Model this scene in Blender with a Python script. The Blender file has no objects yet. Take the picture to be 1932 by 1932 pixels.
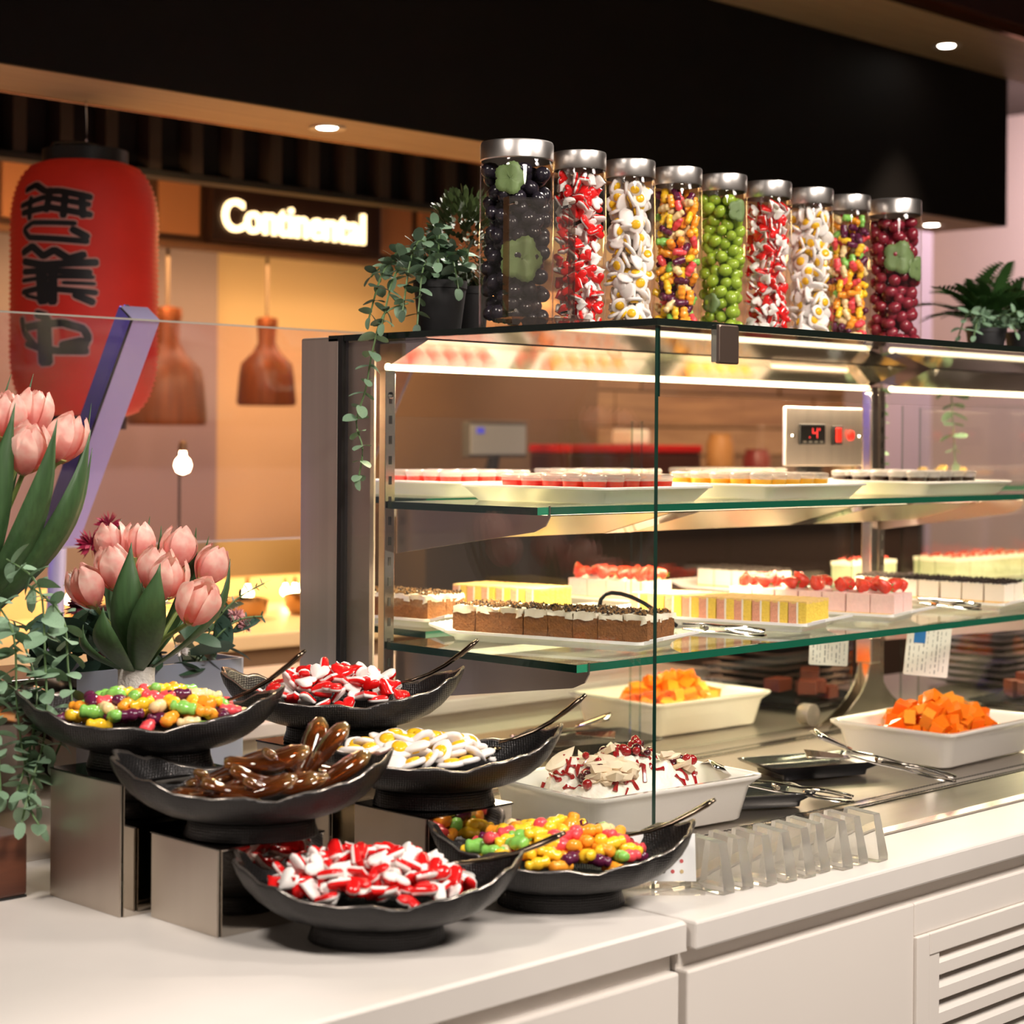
import bpy, math, random
from mathutils import Vector, Matrix, noise
random.seed(7)
R = random.uniform
PI = math.pi
SC = bpy.context.scene
COL = SC.collection

# ---------------------------------------------------------------- camera
CAM = Vector((-2.1686, -1.8619, 1.513))
s2 = 2 ** -.5
cd_ = bpy.data.cameras.new('camera'); cam = bpy.data.objects.new('camera', cd_); COL.objects.link(cam)
th = .007
right0, fwd, Z = Vector((s2, -s2, 0)), Vector((s2, s2, 0)), Vector((0, 0, 1))
cr = right0 * math.cos(th) + Z * math.sin(th)
cu = Z * math.cos(th) - right0 * math.sin(th)
m = Matrix((cr, cu, -fwd)).transposed().to_4x4(); m.translation = CAM
cam.matrix_world = m
cd_.sensor_width = 36; cd_.lens = 3575 / 1932 * 36
cd_.shift_y = -132 / 1932
cd_.clip_start = .05; cd_.clip_end = 60
cd_.dof.use_dof = True; cd_.dof.focus_distance = 2.92; cd_.dof.aperture_fstop = 4.2
SC.camera = cam
# ---------------------------------------------------------------- world, exposure, room lights
w = bpy.data.worlds.new('world'); SC.world = w; w.use_nodes = True
w.node_tree.nodes['Background'].inputs[0].default_value = (1, .83, .70, 1)
w.node_tree.nodes['Background'].inputs[1].default_value = .26
SC.view_settings.view_transform = 'Standard'
try: SC.view_settings.look = 'None'
except Exception: pass
SC.view_settings.exposure = 0.0; SC.view_settings.gamma = 1
SC.view_settings.use_curve_mapping = False
SC.cycles.transparent_max_bounces = 40
SC.cycles.max_bounces = 14

def lamp(name, kind, loc, power, color, target=None, size=.1, size_y=None, spot=None, parent=None, blend=.6):
    l = bpy.data.lights.new(name, kind); l.energy = power; l.color = color
    if kind == 'AREA':
        l.size = size
        if size_y: l.shape = 'RECTANGLE'; l.size_y = size_y
    else:
        l.shadow_soft_size = size
    if kind == 'SPOT': l.spot_size = math.radians(spot or 90); l.spot_blend = blend
    o = bpy.data.objects.new(name, l); COL.objects.link(o); o.location = loc
    if target is not None:
        d = Vector(target) - Vector(loc)
        o.rotation_euler = d.to_track_quat('-Z', 'Y').to_euler()
    if parent: o.parent = parent
    return o
WARM = (1, .80, .60); WHITE = (1, .91, .83)
# ceiling lamps of the customer aisle (outside the frame, above it)
lamp('ceiling_lamp', 'SPOT', (1.15, .55, 3.05), 260, WHITE, (-.55, .0, .9), .11, spot=70)
lamp('ceiling_lamp', 'SPOT', (-1.9, -.25, 3.05), 110, WHITE, (-.6, -.1, .9), .2, spot=75)
lamp('ceiling_lamp', 'SPOT', (-.9, -2.2, 3.05), 330, WHITE, (.1, -.1, .8), .35, spot=70)
lamp('ceiling_lamp', 'SPOT', (.9, -1.6, 3.05), 200, WHITE, (.7, -.1, 1.2), .3, spot=70)
# added lights: purple spot on the guard post, pink wash on the right wall
lamp('added_tint_light', 'SPOT', (-1.5, 2.45, 2.0), 90, (.36, .25, 1), (-.12, 1.33, 1.5), .05, spot=24)
lamp('added_tint_light', 'AREA', (6.3, 2.4, 2.9), 34, (1, .78, .80), (7.0, 3.7, 2.1), .6)
# heat lamps above the neighbouring stall's counter
lamp('stall_heat_lamp', 'AREA', (1.45, 2.55, 2.15), 30, (1, .60, .22), (1.45, 2.5, .9), 1.4, .3)
lamp('stall_heat_lamp', 'AREA', (.4, 2.5, 2.15), 20, (1, .6, .28), (.7, 3.0, .9), .9, .3)
lamp('added_wall_wash', 'AREA', (2.35, 3.55, 2.1), 15, (1, .62, .30), (2.35, 4.2, 1.2), 2.4, .2)  # added light that brightens the stall's back wall
lamp('added_back_bar_light', 'SPOT', (3.2, 2.2, 2.28), 66, (1, .68, .42), (3.6, 3.6, 1.2), .1, spot=120)  # this and the next two: added spots brightening the planks and partition
lamp('added_back_bar_light', 'SPOT', (4.6, 2.2, 2.28), 85, (1, .68, .42), (4.8, 3.6, 1.2), .1, spot=120)
lamp('added_back_bar_light', 'SPOT', (2.1, 2.1, 2.28), 12, (1, .68, .42), (2.4, 3.0, 1.2), .1, spot=110)

# ---------------------------------------------------------------- materials
def nodes(name):
    mt = bpy.data.materials.new(name); mt.use_nodes = True
    nt = mt.node_tree; b = nt.nodes['Principled BSDF']
    return mt, nt, b
MATS = {}
def mat(name, col, rough=.5, metal=0., spec=.5, trans=0., ior=1.45, sss=0., ssr=(1, .4, .2), emit=0., ecol=None, coat=0.,
        noise_amt=0., noise_scale=30., bump=0., bump_scale=200., aniso=None, sub_scale=.01):
    if name in MATS: return MATS[name]
    mt, nt, b = nodes(name)
    b.inputs['Base Color'].default_value = (*col, 1)
    b.inputs['Roughness'].default_value = rough; b.inputs['Metallic'].default_value = metal
    b.inputs['Specular IOR Level'].default_value = spec
    b.inputs['Transmission Weight'].default_value = trans; b.inputs['IOR'].default_value = ior
    if coat: b.inputs['Coat Weight'].default_value = coat; b.inputs['Coat Roughness'].default_value = .08
    if sss:
        b.inputs['Subsurface Weight'].default_value = sss; b.inputs['Subsurface Radius'].default_value = ssr
        b.inputs['Subsurface Scale'].default_value = sub_scale
    if emit:
        b.inputs['Emission Color'].default_value = (*(ecol or col), 1); b.inputs['Emission Strength'].default_value = emit
    tc = None
    if noise_amt or bump:
        tc = nt.nodes.new('ShaderNodeTexCoord')
    if noise_amt:
        mp = nt.nodes.new('ShaderNodeMapping'); nt.links.new(tc.outputs['Object'], mp.inputs[0])
        if aniso: mp.inputs['Scale'].default_value = aniso
        n = nt.nodes.new('ShaderNodeTexNoise'); n.inputs['Scale'].default_value = noise_scale; n.inputs['Detail'].default_value = 5
        nt.links.new(mp.outputs[0], n.inputs[0])
        mx = nt.nodes.new('ShaderNodeMixRGB'); mx.blend_type = 'MIX'
        mx.inputs[1].default_value = (*[c * (1 - noise_amt) for c in col], 1)
        mx.inputs[2].default_value = (*[min(1, c * (1 + noise_amt)) for c in col], 1)
        nt.links.new(n.outputs[0], mx.inputs[0]); nt.links.new(mx.outputs[0], b.inputs['Base Color'])
    if bump:
        n2 = nt.nodes.new('ShaderNodeTexNoise'); n2.inputs['Scale'].default_value = bump_scale; n2.inputs['Detail'].default_value = 4
        nt.links.new(tc.outputs['Object'], n2.inputs[0])
        bp = nt.nodes.new('ShaderNodeBump'); bp.inputs['Strength'].default_value = bump; bp.inputs['Distance'].default_value = .004
        nt.links.new(n2.outputs[0], bp.inputs['Height']); nt.links.new(bp.outputs[0], b.inputs['Normal'])
    MATS[name] = mt
    return mt
def glassmat(name, tint, f0=.04, gain=1., rough=0.):
    if name in MATS: return MATS[name]
    mt = bpy.data.materials.new(name); mt.use_nodes = True; nt = mt.node_tree; nt.nodes.clear()
    out = nt.nodes.new('ShaderNodeOutputMaterial'); mix = nt.nodes.new('ShaderNodeMixShader')
    tr = nt.nodes.new('ShaderNodeBsdfTransparent'); tr.inputs[0].default_value = (*tint, 1)
    gl = nt.nodes.new('ShaderNodeBsdfGlossy'); gl.inputs['Roughness'].default_value = rough
    lw = nt.nodes.new('ShaderNodeLayerWeight'); lw.inputs[0].default_value = .5
    pw = nt.nodes.new('ShaderNodeMath'); pw.operation = 'POWER'; pw.inputs[1].default_value = 5
    ml = nt.nodes.new('ShaderNodeMath'); ml.operation = 'MULTIPLY_ADD'; ml.inputs[1].default_value = (1 - f0) * gain; ml.inputs[2].default_value = f0
    nt.links.new(lw.outputs['Facing'], pw.inputs[0]); nt.links.new(pw.outputs[0], ml.inputs[0])
    nt.links.new(ml.outputs[0], mix.inputs[0]); nt.links.new(tr.outputs[0], mix.inputs[1]); nt.links.new(gl.outputs[0], mix.inputs[2])
    nt.links.new(mix.outputs[0], out.inputs[0]); MATS[name] = mt
    return mt
def milky(name, amount):
    nt = MATS[name].node_tree; om = nt.nodes['Material Output']; src = om.inputs[0].links[0].from_socket
    d = nt.nodes.new('ShaderNodeBsdfDiffuse'); d.inputs[0].default_value = (.9, .88, .85, 1); m_ = nt.nodes.new('ShaderNodeMixShader'); m_.inputs[0].default_value = amount
    nt.links.new(src, m_.inputs[1]); nt.links.new(d.outputs[0], m_.inputs[2]); nt.links.new(m_.outputs[0], om.inputs[0])
def emat(name, col, strength):
    if name in MATS: return MATS[name]
    mt = bpy.data.materials.new(name); mt.use_nodes = True; nt = mt.node_tree; nt.nodes.clear()
    out = nt.nodes.new('ShaderNodeOutputMaterial'); e = nt.nodes.new('ShaderNodeEmission')
    e.inputs[0].default_value = (*col, 1); e.inputs[1].default_value = strength
    nt.links.new(e.outputs[0], out.inputs[0]); MATS[name] = mt
    return mt
def woodmat(name, c1, c2, scale=(1, 14, 14), rough=.45, wave=3.):
    if name in MATS: return MATS[name]
    mt, nt, b = nodes(name)
    tc = nt.nodes.new('ShaderNodeTexCoord'); mp = nt.nodes.new('ShaderNodeMapping'); mp.inputs['Scale'].default_value = scale
    n = nt.nodes.new('ShaderNodeTexNoise'); n.inputs['Scale'].default_value = wave; n.inputs['Detail'].default_value = 8; n.inputs['Distortion'].default_value = .6
    r = nt.nodes.new('ShaderNodeValToRGB'); r.color_ramp.elements[0].position = .3; r.color_ramp.elements[1].position = .7
    r.color_ramp.elements[0].color = (*c1, 1); r.color_ramp.elements[1].color = (*c2, 1)
    nt.links.new(tc.outputs['Object'], mp.inputs[0]); nt.links.new(mp.outputs[0], n.inputs[0]); nt.links.new(n.outputs[0], r.inputs[0])
    nt.links.new(r.outputs[0], b.inputs['Base Color']); b.inputs['Roughness'].default_value = rough
    MATS[name] = mt
    return mt

STONE = mat('white_stone', (.74, .69, .64), .32, noise_amt=.05, noise_scale=9)
LAMIN = mat('white_laminate', (.78, .72, .66), .45, noise_amt=.03, noise_scale=4)
DARKGAP = mat('dark_gap', (.03, .025, .02), .7)
STEEL = mat('brushed_steel', (.74, .65, .58), .50, 1., noise_amt=.12, noise_scale=40, aniso=(1, 1, .03))
DECKST = mat('deck_steel', (.42, .38, .34), .36, 1., noise_amt=.1, noise_scale=60, aniso=(.06, 1, 1))
MIRROR = mat('mirror_steel', (.62, .57, .51), .06, 1.)
BRUSH = mat('riser_brushed', (.62, .56, .49), .42, 1., noise_amt=.06, noise_scale=30, aniso=(1, 1, .04))
SATIN = mat('satin_steel', (.60, .55, .49), .16, 1.)
CHROME = mat('chrome', (.75, .72, .68), .08, 1.)
LIDM = mat('lid_steel', (.62, .58, .55), .34, 1., noise_amt=.15, noise_scale=30, aniso=(1, 1, .02))
BLKCER = mat('black_ceramic', (.012, .012, .014), .12, 0, .6)
BLKPL = mat('black_plastic', (.012, .011, .011), .45)
WCER = mat('white_ceramic', (.80, .77, .72), .16, 0, .5, coat=.5)
WPLAST = mat('white_melamine', (.82, .79, .75), .28)
GLS = glassmat('clear_glass', (.985, .995, .985))
GTOP = glassmat('tinted_top_glass', (.30, .33, .30), .05, .85)
GJAR = glassmat('jar_glass', (.98, .98, .97), .035, .8)
GSHELF = glassmat('shelf_glass', (.90, .97, .92), .04, .9)
GGUARD = glassmat('guard_glass', (.91, .86, .985), .03)  # lilac tint stands in for purple light reflected by the guard
GEDGE = mat('green_glass_edge', (.004, .10, .055), .12, 0, .7, coat=.6)
DEDGE = mat('dark_glass_edge', (.003, .022, .014), .12, 0, .6)
BEDGE = mat('black_glass_edge', (.004, .008, .006), .15)
ACRYL = mat('clear_acrylic', (.97, .97, .96), .02, 0, .5, 1., 1.46)
ACRYT = glassmat('acrylic_sheet', (.975, .965, .95), .06)
GOLDLIT = mat('gold_lit_steel', (.62, .52, .36), .3, 1.)  # golden light falling on the reflector is put into this steel colour
DARKMET = mat('dark_spoon_metal', (.20, .15, .11), .16, 1.)
LEAFG = mat('eucalyptus_leaf', (.21, .33, .21), .5, sss=.15, ssr=(.3, .5, .2), noise_amt=.3, noise_scale=25)
LEAFD = mat('dark_leaf', (.035, .075, .04), .45, noise_amt=.35, noise_scale=25)
STEMG = mat('green_stem', (.12, .20, .08), .5)
TULLEAF = mat('tulip_leaf', (.045, .10, .035), .45, noise_amt=.5, noise_scale=160, aniso=(1, 1, .04))

# ---------------------------------------------------------------- mesh helpers
class MB:
    def __init__(s): s.v = []; s.f = []; s.m = []
    def add(s, vs, fs, mi=0, M=None):
        n = len(s.v)
        if M is not None: vs = [M @ Vector(p) for p in vs]
        s.v += [tuple(p) for p in vs]
        s.f += [tuple(i + n for i in f) for f in fs]; s.m += ([mi] * len(fs) if isinstance(mi, int) else mi)
        return s
    def box(s, x0, x1, y0, y1, z0, z1, mi=0, M=None):
        vs = [(x0, y0, z0), (x1, y0, z0), (x1, y1, z0), (x0, y1, z0), (x0, y0, z1), (x1, y0, z1), (x1, y1, z1), (x0, y1, z1)]
        # order: bottom, top, front(-y), right(+x), back(+y), left(-x)
        return s.add(vs, [(0, 3, 2, 1), (4, 5, 6, 7), (0, 1, 5, 4), (1, 2, 6, 5), (2, 3, 7, 6), (3, 0, 4, 7)], mi, M)
    def tube(s, pts, rad, seg=8, mi=0, cap=True, flat=1., M=None):
        pts = [Vector(p) for p in pts]
        if not isinstance(rad, (list, tuple)): rad = [rad] * len(pts)
        vs = []; fs = []
        up = Vector((0, 0, 1))
        t0 = (pts[1] - pts[0]).normalized()
        if abs(t0.z) > .95: up = Vector((0, 1, 0))
        for i, p in enumerate(pts):
            t = (pts[min(i + 1, len(pts) - 1)] - pts[max(i - 1, 0)]).normalized()
            a = t.cross(up).normalized(); b = a.cross(t).normalized()
            for k in range(seg):
                an = 2 * PI * k / seg
                vs.append(p + a * math.cos(an) * rad[i] + b * math.sin(an) * rad[i] * flat)
        for i in range(len(pts) - 1):
            for k in range(seg):
                k2 = (k + 1) % seg
                fs.append((i * seg + k, i * seg + k2, (i + 1) * seg + k2, (i + 1) * seg + k))
        if cap:
            fs.append(tuple(range(seg))[::-1]); n = (len(pts) - 1) * seg; fs.append(tuple(n + k for k in range(seg)))
        return s.add(vs, fs, mi, M)
    def loft(s, rings, mi=0, cap0=True, cap1=True, M=None, mis=None):
        n = len(rings[0]); vs = [p for r in rings for p in r]; fs = []; ms = []
        for i in range(len(rings) - 1):
            for k in range(n):
                k2 = (k + 1) % n
                fs.append((i * n + k, i * n + k2, (i + 1) * n + k2, (i + 1) * n + k)); ms.append(mis[i] if mis else mi)
        if cap0: fs.append(tuple(range(n))[::-1]); ms.append(mis[0] if mis else mi)
        if cap1: fs.append(tuple((len(rings) - 1) * n + k for k in range(n))); ms.append(mis[-1] if mis else mi)
        return s.add(vs, fs, ms, M)
    def lathe(s, prof, seg=24, mi=0, cap0=True, cap1=True, M=None, sx=1, sy=1):
        return s.loft([[(r * math.cos(2 * PI * k / seg) * sx, r * math.sin(2 * PI * k / seg) * sy, z) for k in range(seg)] for r, z in prof], mi, cap0, cap1, M)
    def prism(s, outline, z0, z1, mi=0, M=None):
        return s.loft([[(x, y, z0) for x, y in outline], [(x, y, z1) for x, y in outline]], mi, True, True, M)
    def sphere(s, c, r, seg=10, rings=6, mi=0, M=None, sc=(1, 1, 1)):
        prof = []
        for i in range(1, rings):
            a = PI * i / rings - PI / 2
            prof.append((math.cos(a) * r, math.sin(a) * r))
        T = Matrix.Translation(c) @ Matrix.Diagonal((*sc, 1))
        return s.lathe([(r * .05, -r)] + prof + [(r * .05, r)], seg, mi, M=(M @ T) if M is not None else T)
    def mesh(s, name, mats, smooth=False):
        me = bpy.data.meshes.new(name); me.from_pydata(s.v, [], s.f); me.update()
        for x in (mats if isinstance(mats, (list, tuple)) else [mats]): me.materials.append(x)
        if any(s.m): me.polygons.foreach_set('material_index', s.m)
        if smooth:
            me.polygons.foreach_set('use_smooth', [True] * len(me.polygons))
            if smooth != 'all' and hasattr(me, 'set_sharp_from_angle'):
                me.set_sharp_from_angle(angle=math.radians(smooth if not isinstance(smooth, bool) else 40))
        return me
def rr(hx, hy, r, z, n=4):
    r = min(r, hx, hy); out = []
    for cx, cy, a0 in ((hx - r, hy - r, 0), (-hx + r, hy - r, PI / 2), (-hx + r, -hy + r, PI), (hx - r, -hy + r, 1.5 * PI)):
        for k in range(n + 1):
            a = a0 + k * PI / 2 / n
            out.append((cx + r * math.cos(a), cy + r * math.sin(a), z))
    return out
def rrloft(levels, n=4, mi=0, mb=None):
    mb = mb or MB()
    return mb.loft([rr(*l, n=n) for l in levels], mi)
def link(name, me, parent=None, loc=(0, 0, 0), rot=(0, 0, 0), sc=None, label=None, cat=None, group=None, kind=None, bevel=0):
    o = bpy.data.objects.new(name, me); COL.objects.link(o)
    o.location = loc; o.rotation_euler = rot
    if sc is not None: o.scale = (sc, sc, sc) if isinstance(sc, (int, float)) else sc
    if parent: o.parent = parent
    if label: o['label'] = label
    if cat: o['category'] = cat
    if group: o['group'] = group
    if kind: o['kind'] = kind
    if bevel:
        b = o.modifiers.new('bevel', 'BEVEL'); b.width = bevel; b.segments = 2; b.limit_method = 'ANGLE'
    return o
def ob(name, mb, mats, parent=None, smooth=False, **k):
    return link(name, mb.mesh(name, mats, smooth), parent, **k)
def thing(name, label, cat, loc=(0, 0, 0), rz=0, group=None, kind=None):
    return link(name, None, None, loc, (0, 0, rz), label=label, cat=cat, group=group, kind=kind)
def box_ob(name, b, mats, parent=None, **k): return ob(name, MB().box(*b), mats, parent, **k)
def rot_m(a, b, c): return Matrix.Rotation(c, 4, 'Z') @ Matrix.Rotation(b, 4, 'Y') @ Matrix.Rotation(a, 4, 'X')

# ---------------------------------------------------------------- the setting
st = dict(kind='structure')
FLOORM = mat('floor_tile', (.16, .13, .11), .35, noise_amt=.2, noise_scale=3)
CEILM = mat('dark_ceiling', (.05, .035, .03), .8)
PINKW = mat('pale_wall', (.62, .52, .50), .7, noise_amt=.06, noise_scale=2)
box_ob('floor', (-6, 9, -6, 7, -.1, 0), FLOORM, **st)
box_ob('ceiling', (-6, 9, -6, 7, 3.3, 3.4), CEILM, **st)
YELW = mat('warm_wall', (.78, .55, .28), .75, noise_amt=.05, noise_scale=2)
box_ob('wall_back', (-3, 9, 4.2, 4.4, 0, 3.3), YELW, **st)
box_ob('wall_right', (7.0, 7.2, -6, 4.2, 0, 3.3), PINKW, **st)
BLACKF = mat('black_fascia', (.009, .007, .0065), .7, 0, .2)
OAK = woodmat('oak_soffit', (.34, .23, .14), (.44, .31, .19), (1, 20, 20), .5)
COPPER = mat('copper_trim', (.55, .24, .11), .25, 1.)
MAROON = mat('maroon_panel', (.06, .02, .018), .5)
bk = thing('ceiling_bulkhead', 'black ceiling bulkhead with oak soffits running above the dessert counter', 'bulkhead', kind='structure')
box_ob('fascia', (-3.0, 3.9, 1.70, 1.715, 2.30, 2.83), BLACKF, bk)
box_ob('lower_soffit', (-3.0, 3.9, 1.715, 1.985, 2.30, 2.32), OAK, bk)
box_ob('copper_trim', (-3.0, 3.9, 1.985, 1.998, 2.298, 2.33), COPPER, bk)
box_ob('upper_soffit', (-3.0, 3.72, 1.32, 1.70, 2.83, 2.85), OAK, bk)
box_ob('upper_soffit', (3.724, 7.0, 1.32, 1.70, 2.83, 2.85), OAK, bk)
box_ob('copper_trim', (-3.0, 7.0, 1.300, 1.32, 2.828, 2.86), COPPER, bk)
box_ob('maroon_panel', (-3.0, 7.0, 1.28, 1.300, 2.86, 3.3), MAROON, bk)
box_ob('end_panel', (3.885, 3.9, 1.715, 1.985, 2.32, 2.83), BLACKF, bk)
LENS = emat('lamp_lens', (1, .93, .82), 30)
ring = MB().lathe([(.030, -.002), (.046, -.004), (.048, 0), (.046, .003), (.030, .003)], 28, cap0=False, cap1=False).mesh('trim_ring', mat('lamp_ring', (.7, .62, .5), .3, .6), True)
lens = MB().lathe([(.001, -.001), (.024, -.002), (.03, .003)], 20, cap0=False, cap1=False).mesh('lens', LENS, True)
def downlight(loc, label, power, tgt):
    t = thing('downlight', label, 'downlight', loc, group='recessed downlights of the bulkhead')
    link('trim_ring', ring, t); link('lens', lens, t)
    lamp('downlight_beam', 'SPOT', (loc[0], loc[1], loc[2] - .012), power, WARM, (loc[0] + tgt[0], loc[1] + tgt[1], 0), .03, spot=70)
downlight((.86, 1.83, 2.298), 'round recessed downlight in the lower oak soffit beside the red lantern', 30, (0, -.3))
downlight((3.66, 1.86, 2.298), 'round recessed downlight in the lower oak soffit above the red grape jar', 30, (0, 0))
downlight((3.25, 1.545, 2.828), 'bright recessed downlight in the upper oak soffit', 60, (-.3, -.5))
# ---------------------------------------------------------------- neighbouring stall
BROWNB = mat('brown_band', (.11, .05, .028), .5)
ORANGEP = mat('orange_panel', (.58, .24, .10), .55)
band = thing('stall_header', 'brown header band of the lit stall behind, with orange panels', 'stall header', kind='structure')
box_ob('backing', (.2, 3.3, 3.42, 3.50, 2.16, 2.40), BROWNB, band)
for x0, x1 in ((.3, .72), (.86, 1.30), (1.44, 1.60), (2.40, 2.56), (2.60, 2.98)):
    box_ob('panel', (x0, x1, 3.40, 3.42, 2.20, 2.385), ORANGEP, band, bevel=.004)
box_ob('lower_rail', (.2, 3.3, 3.385, 3.42, 2.155, 2.175), mat('rail_brown', (.25, .12, .06), .5), band)
sg = thing('lit_sign', 'dark sign box with glowing cream letters reading Continental', 'sign')
sg.location = (0, 0, 0)
box_ob('sign_box', (1.615, 2.36, 3.345, 3.398, 2.182, 2.368), mat('sign_brown', (.035, .016, .012), .35), sg, bevel=.004)
fc = bpy.data.curves.new('lettering', 'FONT'); fc.body = 'Continental'; fc.size = .15; fc.extrude = .006; fc.offset = .0025; fc.space_character = 1.0
fo = bpy.data.objects.new('lettering', fc); COL.objects.link(fo); fo.parent = sg
fo.rotation_euler = (PI / 2, 0, 0); fo.location = (1.645, 3.338, 2.222); fc.materials.append(emat('sign_glow', (1, .70, .34), 4.5))
bpy.context.view_layer.update()
wd = fo.dimensions.x or .7
fo.scale = (.625 / wd, 1, 1)
bpy.context.view_layer.update()
fme = bpy.data.meshes.new_from_object(fo.evaluated_get(bpy.context.evaluated_depsgraph_get()))
fm_ = link('lettering', fme, sg, fo.location, fo.rotation_euler, tuple(fo.scale)); bpy.data.objects.remove(fo); fm_.name = 'lettering'
# dark slatted canopy
SLATM = mat('dark_slat', (.045, .030, .022), .6); SLATB = mat('dark_recess', (.006, .004, .004), .8)
cp = thing('slatted_canopy', 'dark slatted canopy hanging above the lit sign', 'canopy', kind='structure')
box_ob('backing', (-.6, 3.3, 2.66, 2.70, 2.26, 2.62), SLATB, cp)
box_ob('lower_rail', (-.6, 3.3, 2.59, 2.66, 2.25, 2.268), mat('dark_rail', (.02, .018, .016), .5), cp)
sl = MB().box(-.02, .02, -.03, .03, -.17, .17).mesh('slat', SLATM)
for i in range(27): link('slat', sl, cp, (-.55 + i * .142, 2.625, 2.44))
# stall walls and counter
box_ob('trim_1', (.9, 2.2, 4.12, 4.2, 0, 2.6), mat('mauve_wall', (.36, .27, .26), .7), **st)
box_ob('trim_2', (-1.5, .9, 4.10, 4.2, 0, 2.6), mat('tan_wall', (.52, .38, .25), .7), **st)
STC = mat('stall_counter_top', (.70, .52, .32), .4)
sc_ = thing('stall_counter', 'warm lit counter of the neighbouring stall behind the tulips', 'counter')
box_ob('worktop', (-1.4, 1.75, 2.0, 2.75, .98, 1.02), STC, sc_, bevel=.006)
box_ob('cabinet', (-1.4, 1.72, 2.06, 2.72, 0, .978), mat('brown_cabinet', (.22, .13, .08), .5), sc_)
box_ob('back_shelf', (-1.2, 1.72, 2.72, 2.78, 1.02, 1.10), mat('tan_shelf', (.55, .36, .18), .5), sc_)
BULB = emat('warm_bulb', (1, .66, .28), 45)
bul = MB().lathe([(.002, -.022), (.016, -.016), (.022, 0), (.018, .014), (.008, .024), (.008, .04), (.002, .041)], 12).mesh('bulb_glass', BULB, True)
cap_ = MB().lathe([(.009, .036), (.010, .06), (.004, .064)], 10).mesh('bulb_cap', mat('bulb_cap', (.3, .2, .1), .4, 1), True)
def bulb(loc, label, sc=1.):
    t = thing('light_bulb', label, 'light bulb', loc, group='warm bulbs of the stall behind'); t.scale = (sc,) * 3
    link('glass', bul, t); link('cap', cap_, t)
bl = [((.973, 2.6, 1.44), 'large glowing bulb on a thin stand, above the row of bulbs', 1.1),
      ((1.53, 2.5, 1.12), 'brightest glowing bulb beside the steel column', 1.1),
      ((.50, 2.5, 1.09), 'small glowing bulb behind the green garland', .8),
      ((1.30, 2.5, 1.07), 'small glowing bulb between the tulips and the brightest bulb', .7),
      ((.72, 2.5, 1.08), 'small glowing bulb behind the left edge of the tulips', .8)]
for l in bl: bulb(*l)
ob('stand', MB().tube([(0, .015, -.416), (0, .015, .05), (0, 0, .06)], .004, 6), DARKMET, bpy.data.objects['light_bulb'])
for x in (.36, .62, .92, 1.02, 1.22, 1.36, 1.44, 1.60, -.05, .2): bulb((x, 2.62, R(1.06, 1.085)), 'tiny glowing bulb low on the stall counter', R(.6, 1.0))
pans = MB().lathe([(.06, 0), (.075, .02), (.078, .05), (.07, .052), (.066, .02), (.05, .01)], 18)
pm = pans.mesh('serving_pan', mat('bronze_pan', (.35, .2, .09), .25, 1), True)
for i, x in enumerate((.15, .55, .98, 1.25, 1.48)):
    link('serving_pan', pm, None, (x, 2.35, 1.021), sc=1.1, label='round bronze serving pan on the warm stall counter', cat='pan', group='pans on the stall counter')
# pendant lamps
AMBER = mat('amber_glass', (.17, .050, .014), .42, 0, .4, noise_amt=.75, noise_scale=45, aniso=(1, 1, .06))
def pendant(loc, sc, label):
    t = thing('pendant_lamp', label, 'pendant lamp', loc, group='bottle shaped pendant lamps'); t.scale = (sc,) * 3
    ob('shade', MB().lathe([(.095, 0), (.100, .01), (.092, .10), (.085, .14), (.045, .18), (.030, .21), (.032, .27), (.028, .275), (.026, .21), (.04, .175), (.08, .135), (.09, .01)], 22, cap0=False, cap1=False), AMBER, t, True)
    ob('collar', MB().lathe([(.034, .262), (.036, .27), (.036, .292), (.01, .298)], 18), mat('copper_collar', (.40, .12, .05), .3, .7), t, True)
    ob('cord', MB().tube([(0, 0, .29), (0, 0, (3.3 - loc[2]) / sc)], .005, 6), mat('lamp_cord', (.16, .10, .06), .6), t)
    return t
pendant((2.054, 3.62, 1.639), 1.08, 'amber bottle shaped pendant lamp hanging under the Continental sign')
p2_ = pendant((1.623, 3.62, 1.564), 1.38, 'larger amber pendant lamp partly hidden by the red lantern')
# ---------------------------------------------------------------- red lantern
RED = mat('lantern_red', (.62, .018, .010), .6, emit=.06, ecol=(.8, .04, .015), noise_amt=.12, noise_scale=14)
LAN = Vector((.239, 1.953, 1.566))
lt = thing('paper_lantern', 'large red paper lantern with black brush characters hanging from the soffit', 'lantern', LAN)
LW, LH = .168, .585
def lan_r(z):
    t = z / LH
    e = min(1, min(t, 1 - t) / .26)
    return .095 + (LW - .095) * math.sqrt(max(0, 1 - (1 - e) ** 2.2))
prof = []
for i in range(97):
    z = LH * i / 96
    prof.append((lan_r(z) + .0024 * math.cos(i * PI), z))
ob('paper_body', MB().lathe(prof, 48, cap0=False, cap1=False), RED, lt, 'all')
for z0, z1 in ((-.03, .004), (LH - .004, LH + .03)):
    ob('end_ring', MB().lathe([(.075, z0), (.098, z0), (.098, z1), (.075, z1)], 32), BLKPL, lt, 30)
ob('handle', MB().tube([(-.09, 0, LH + .02), (-.085, 0, LH + .04), (0, 0, LH + .05), (.085, 0, LH + .04), (.09, 0, LH + .02)], .004, 6), DARKMET, lt)
ob('hook', MB().tube([(0, 0, LH + .05), (.004, 0, LH + .062), (0, 0, .734)], .0025, 6), CHROME, lt)
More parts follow.
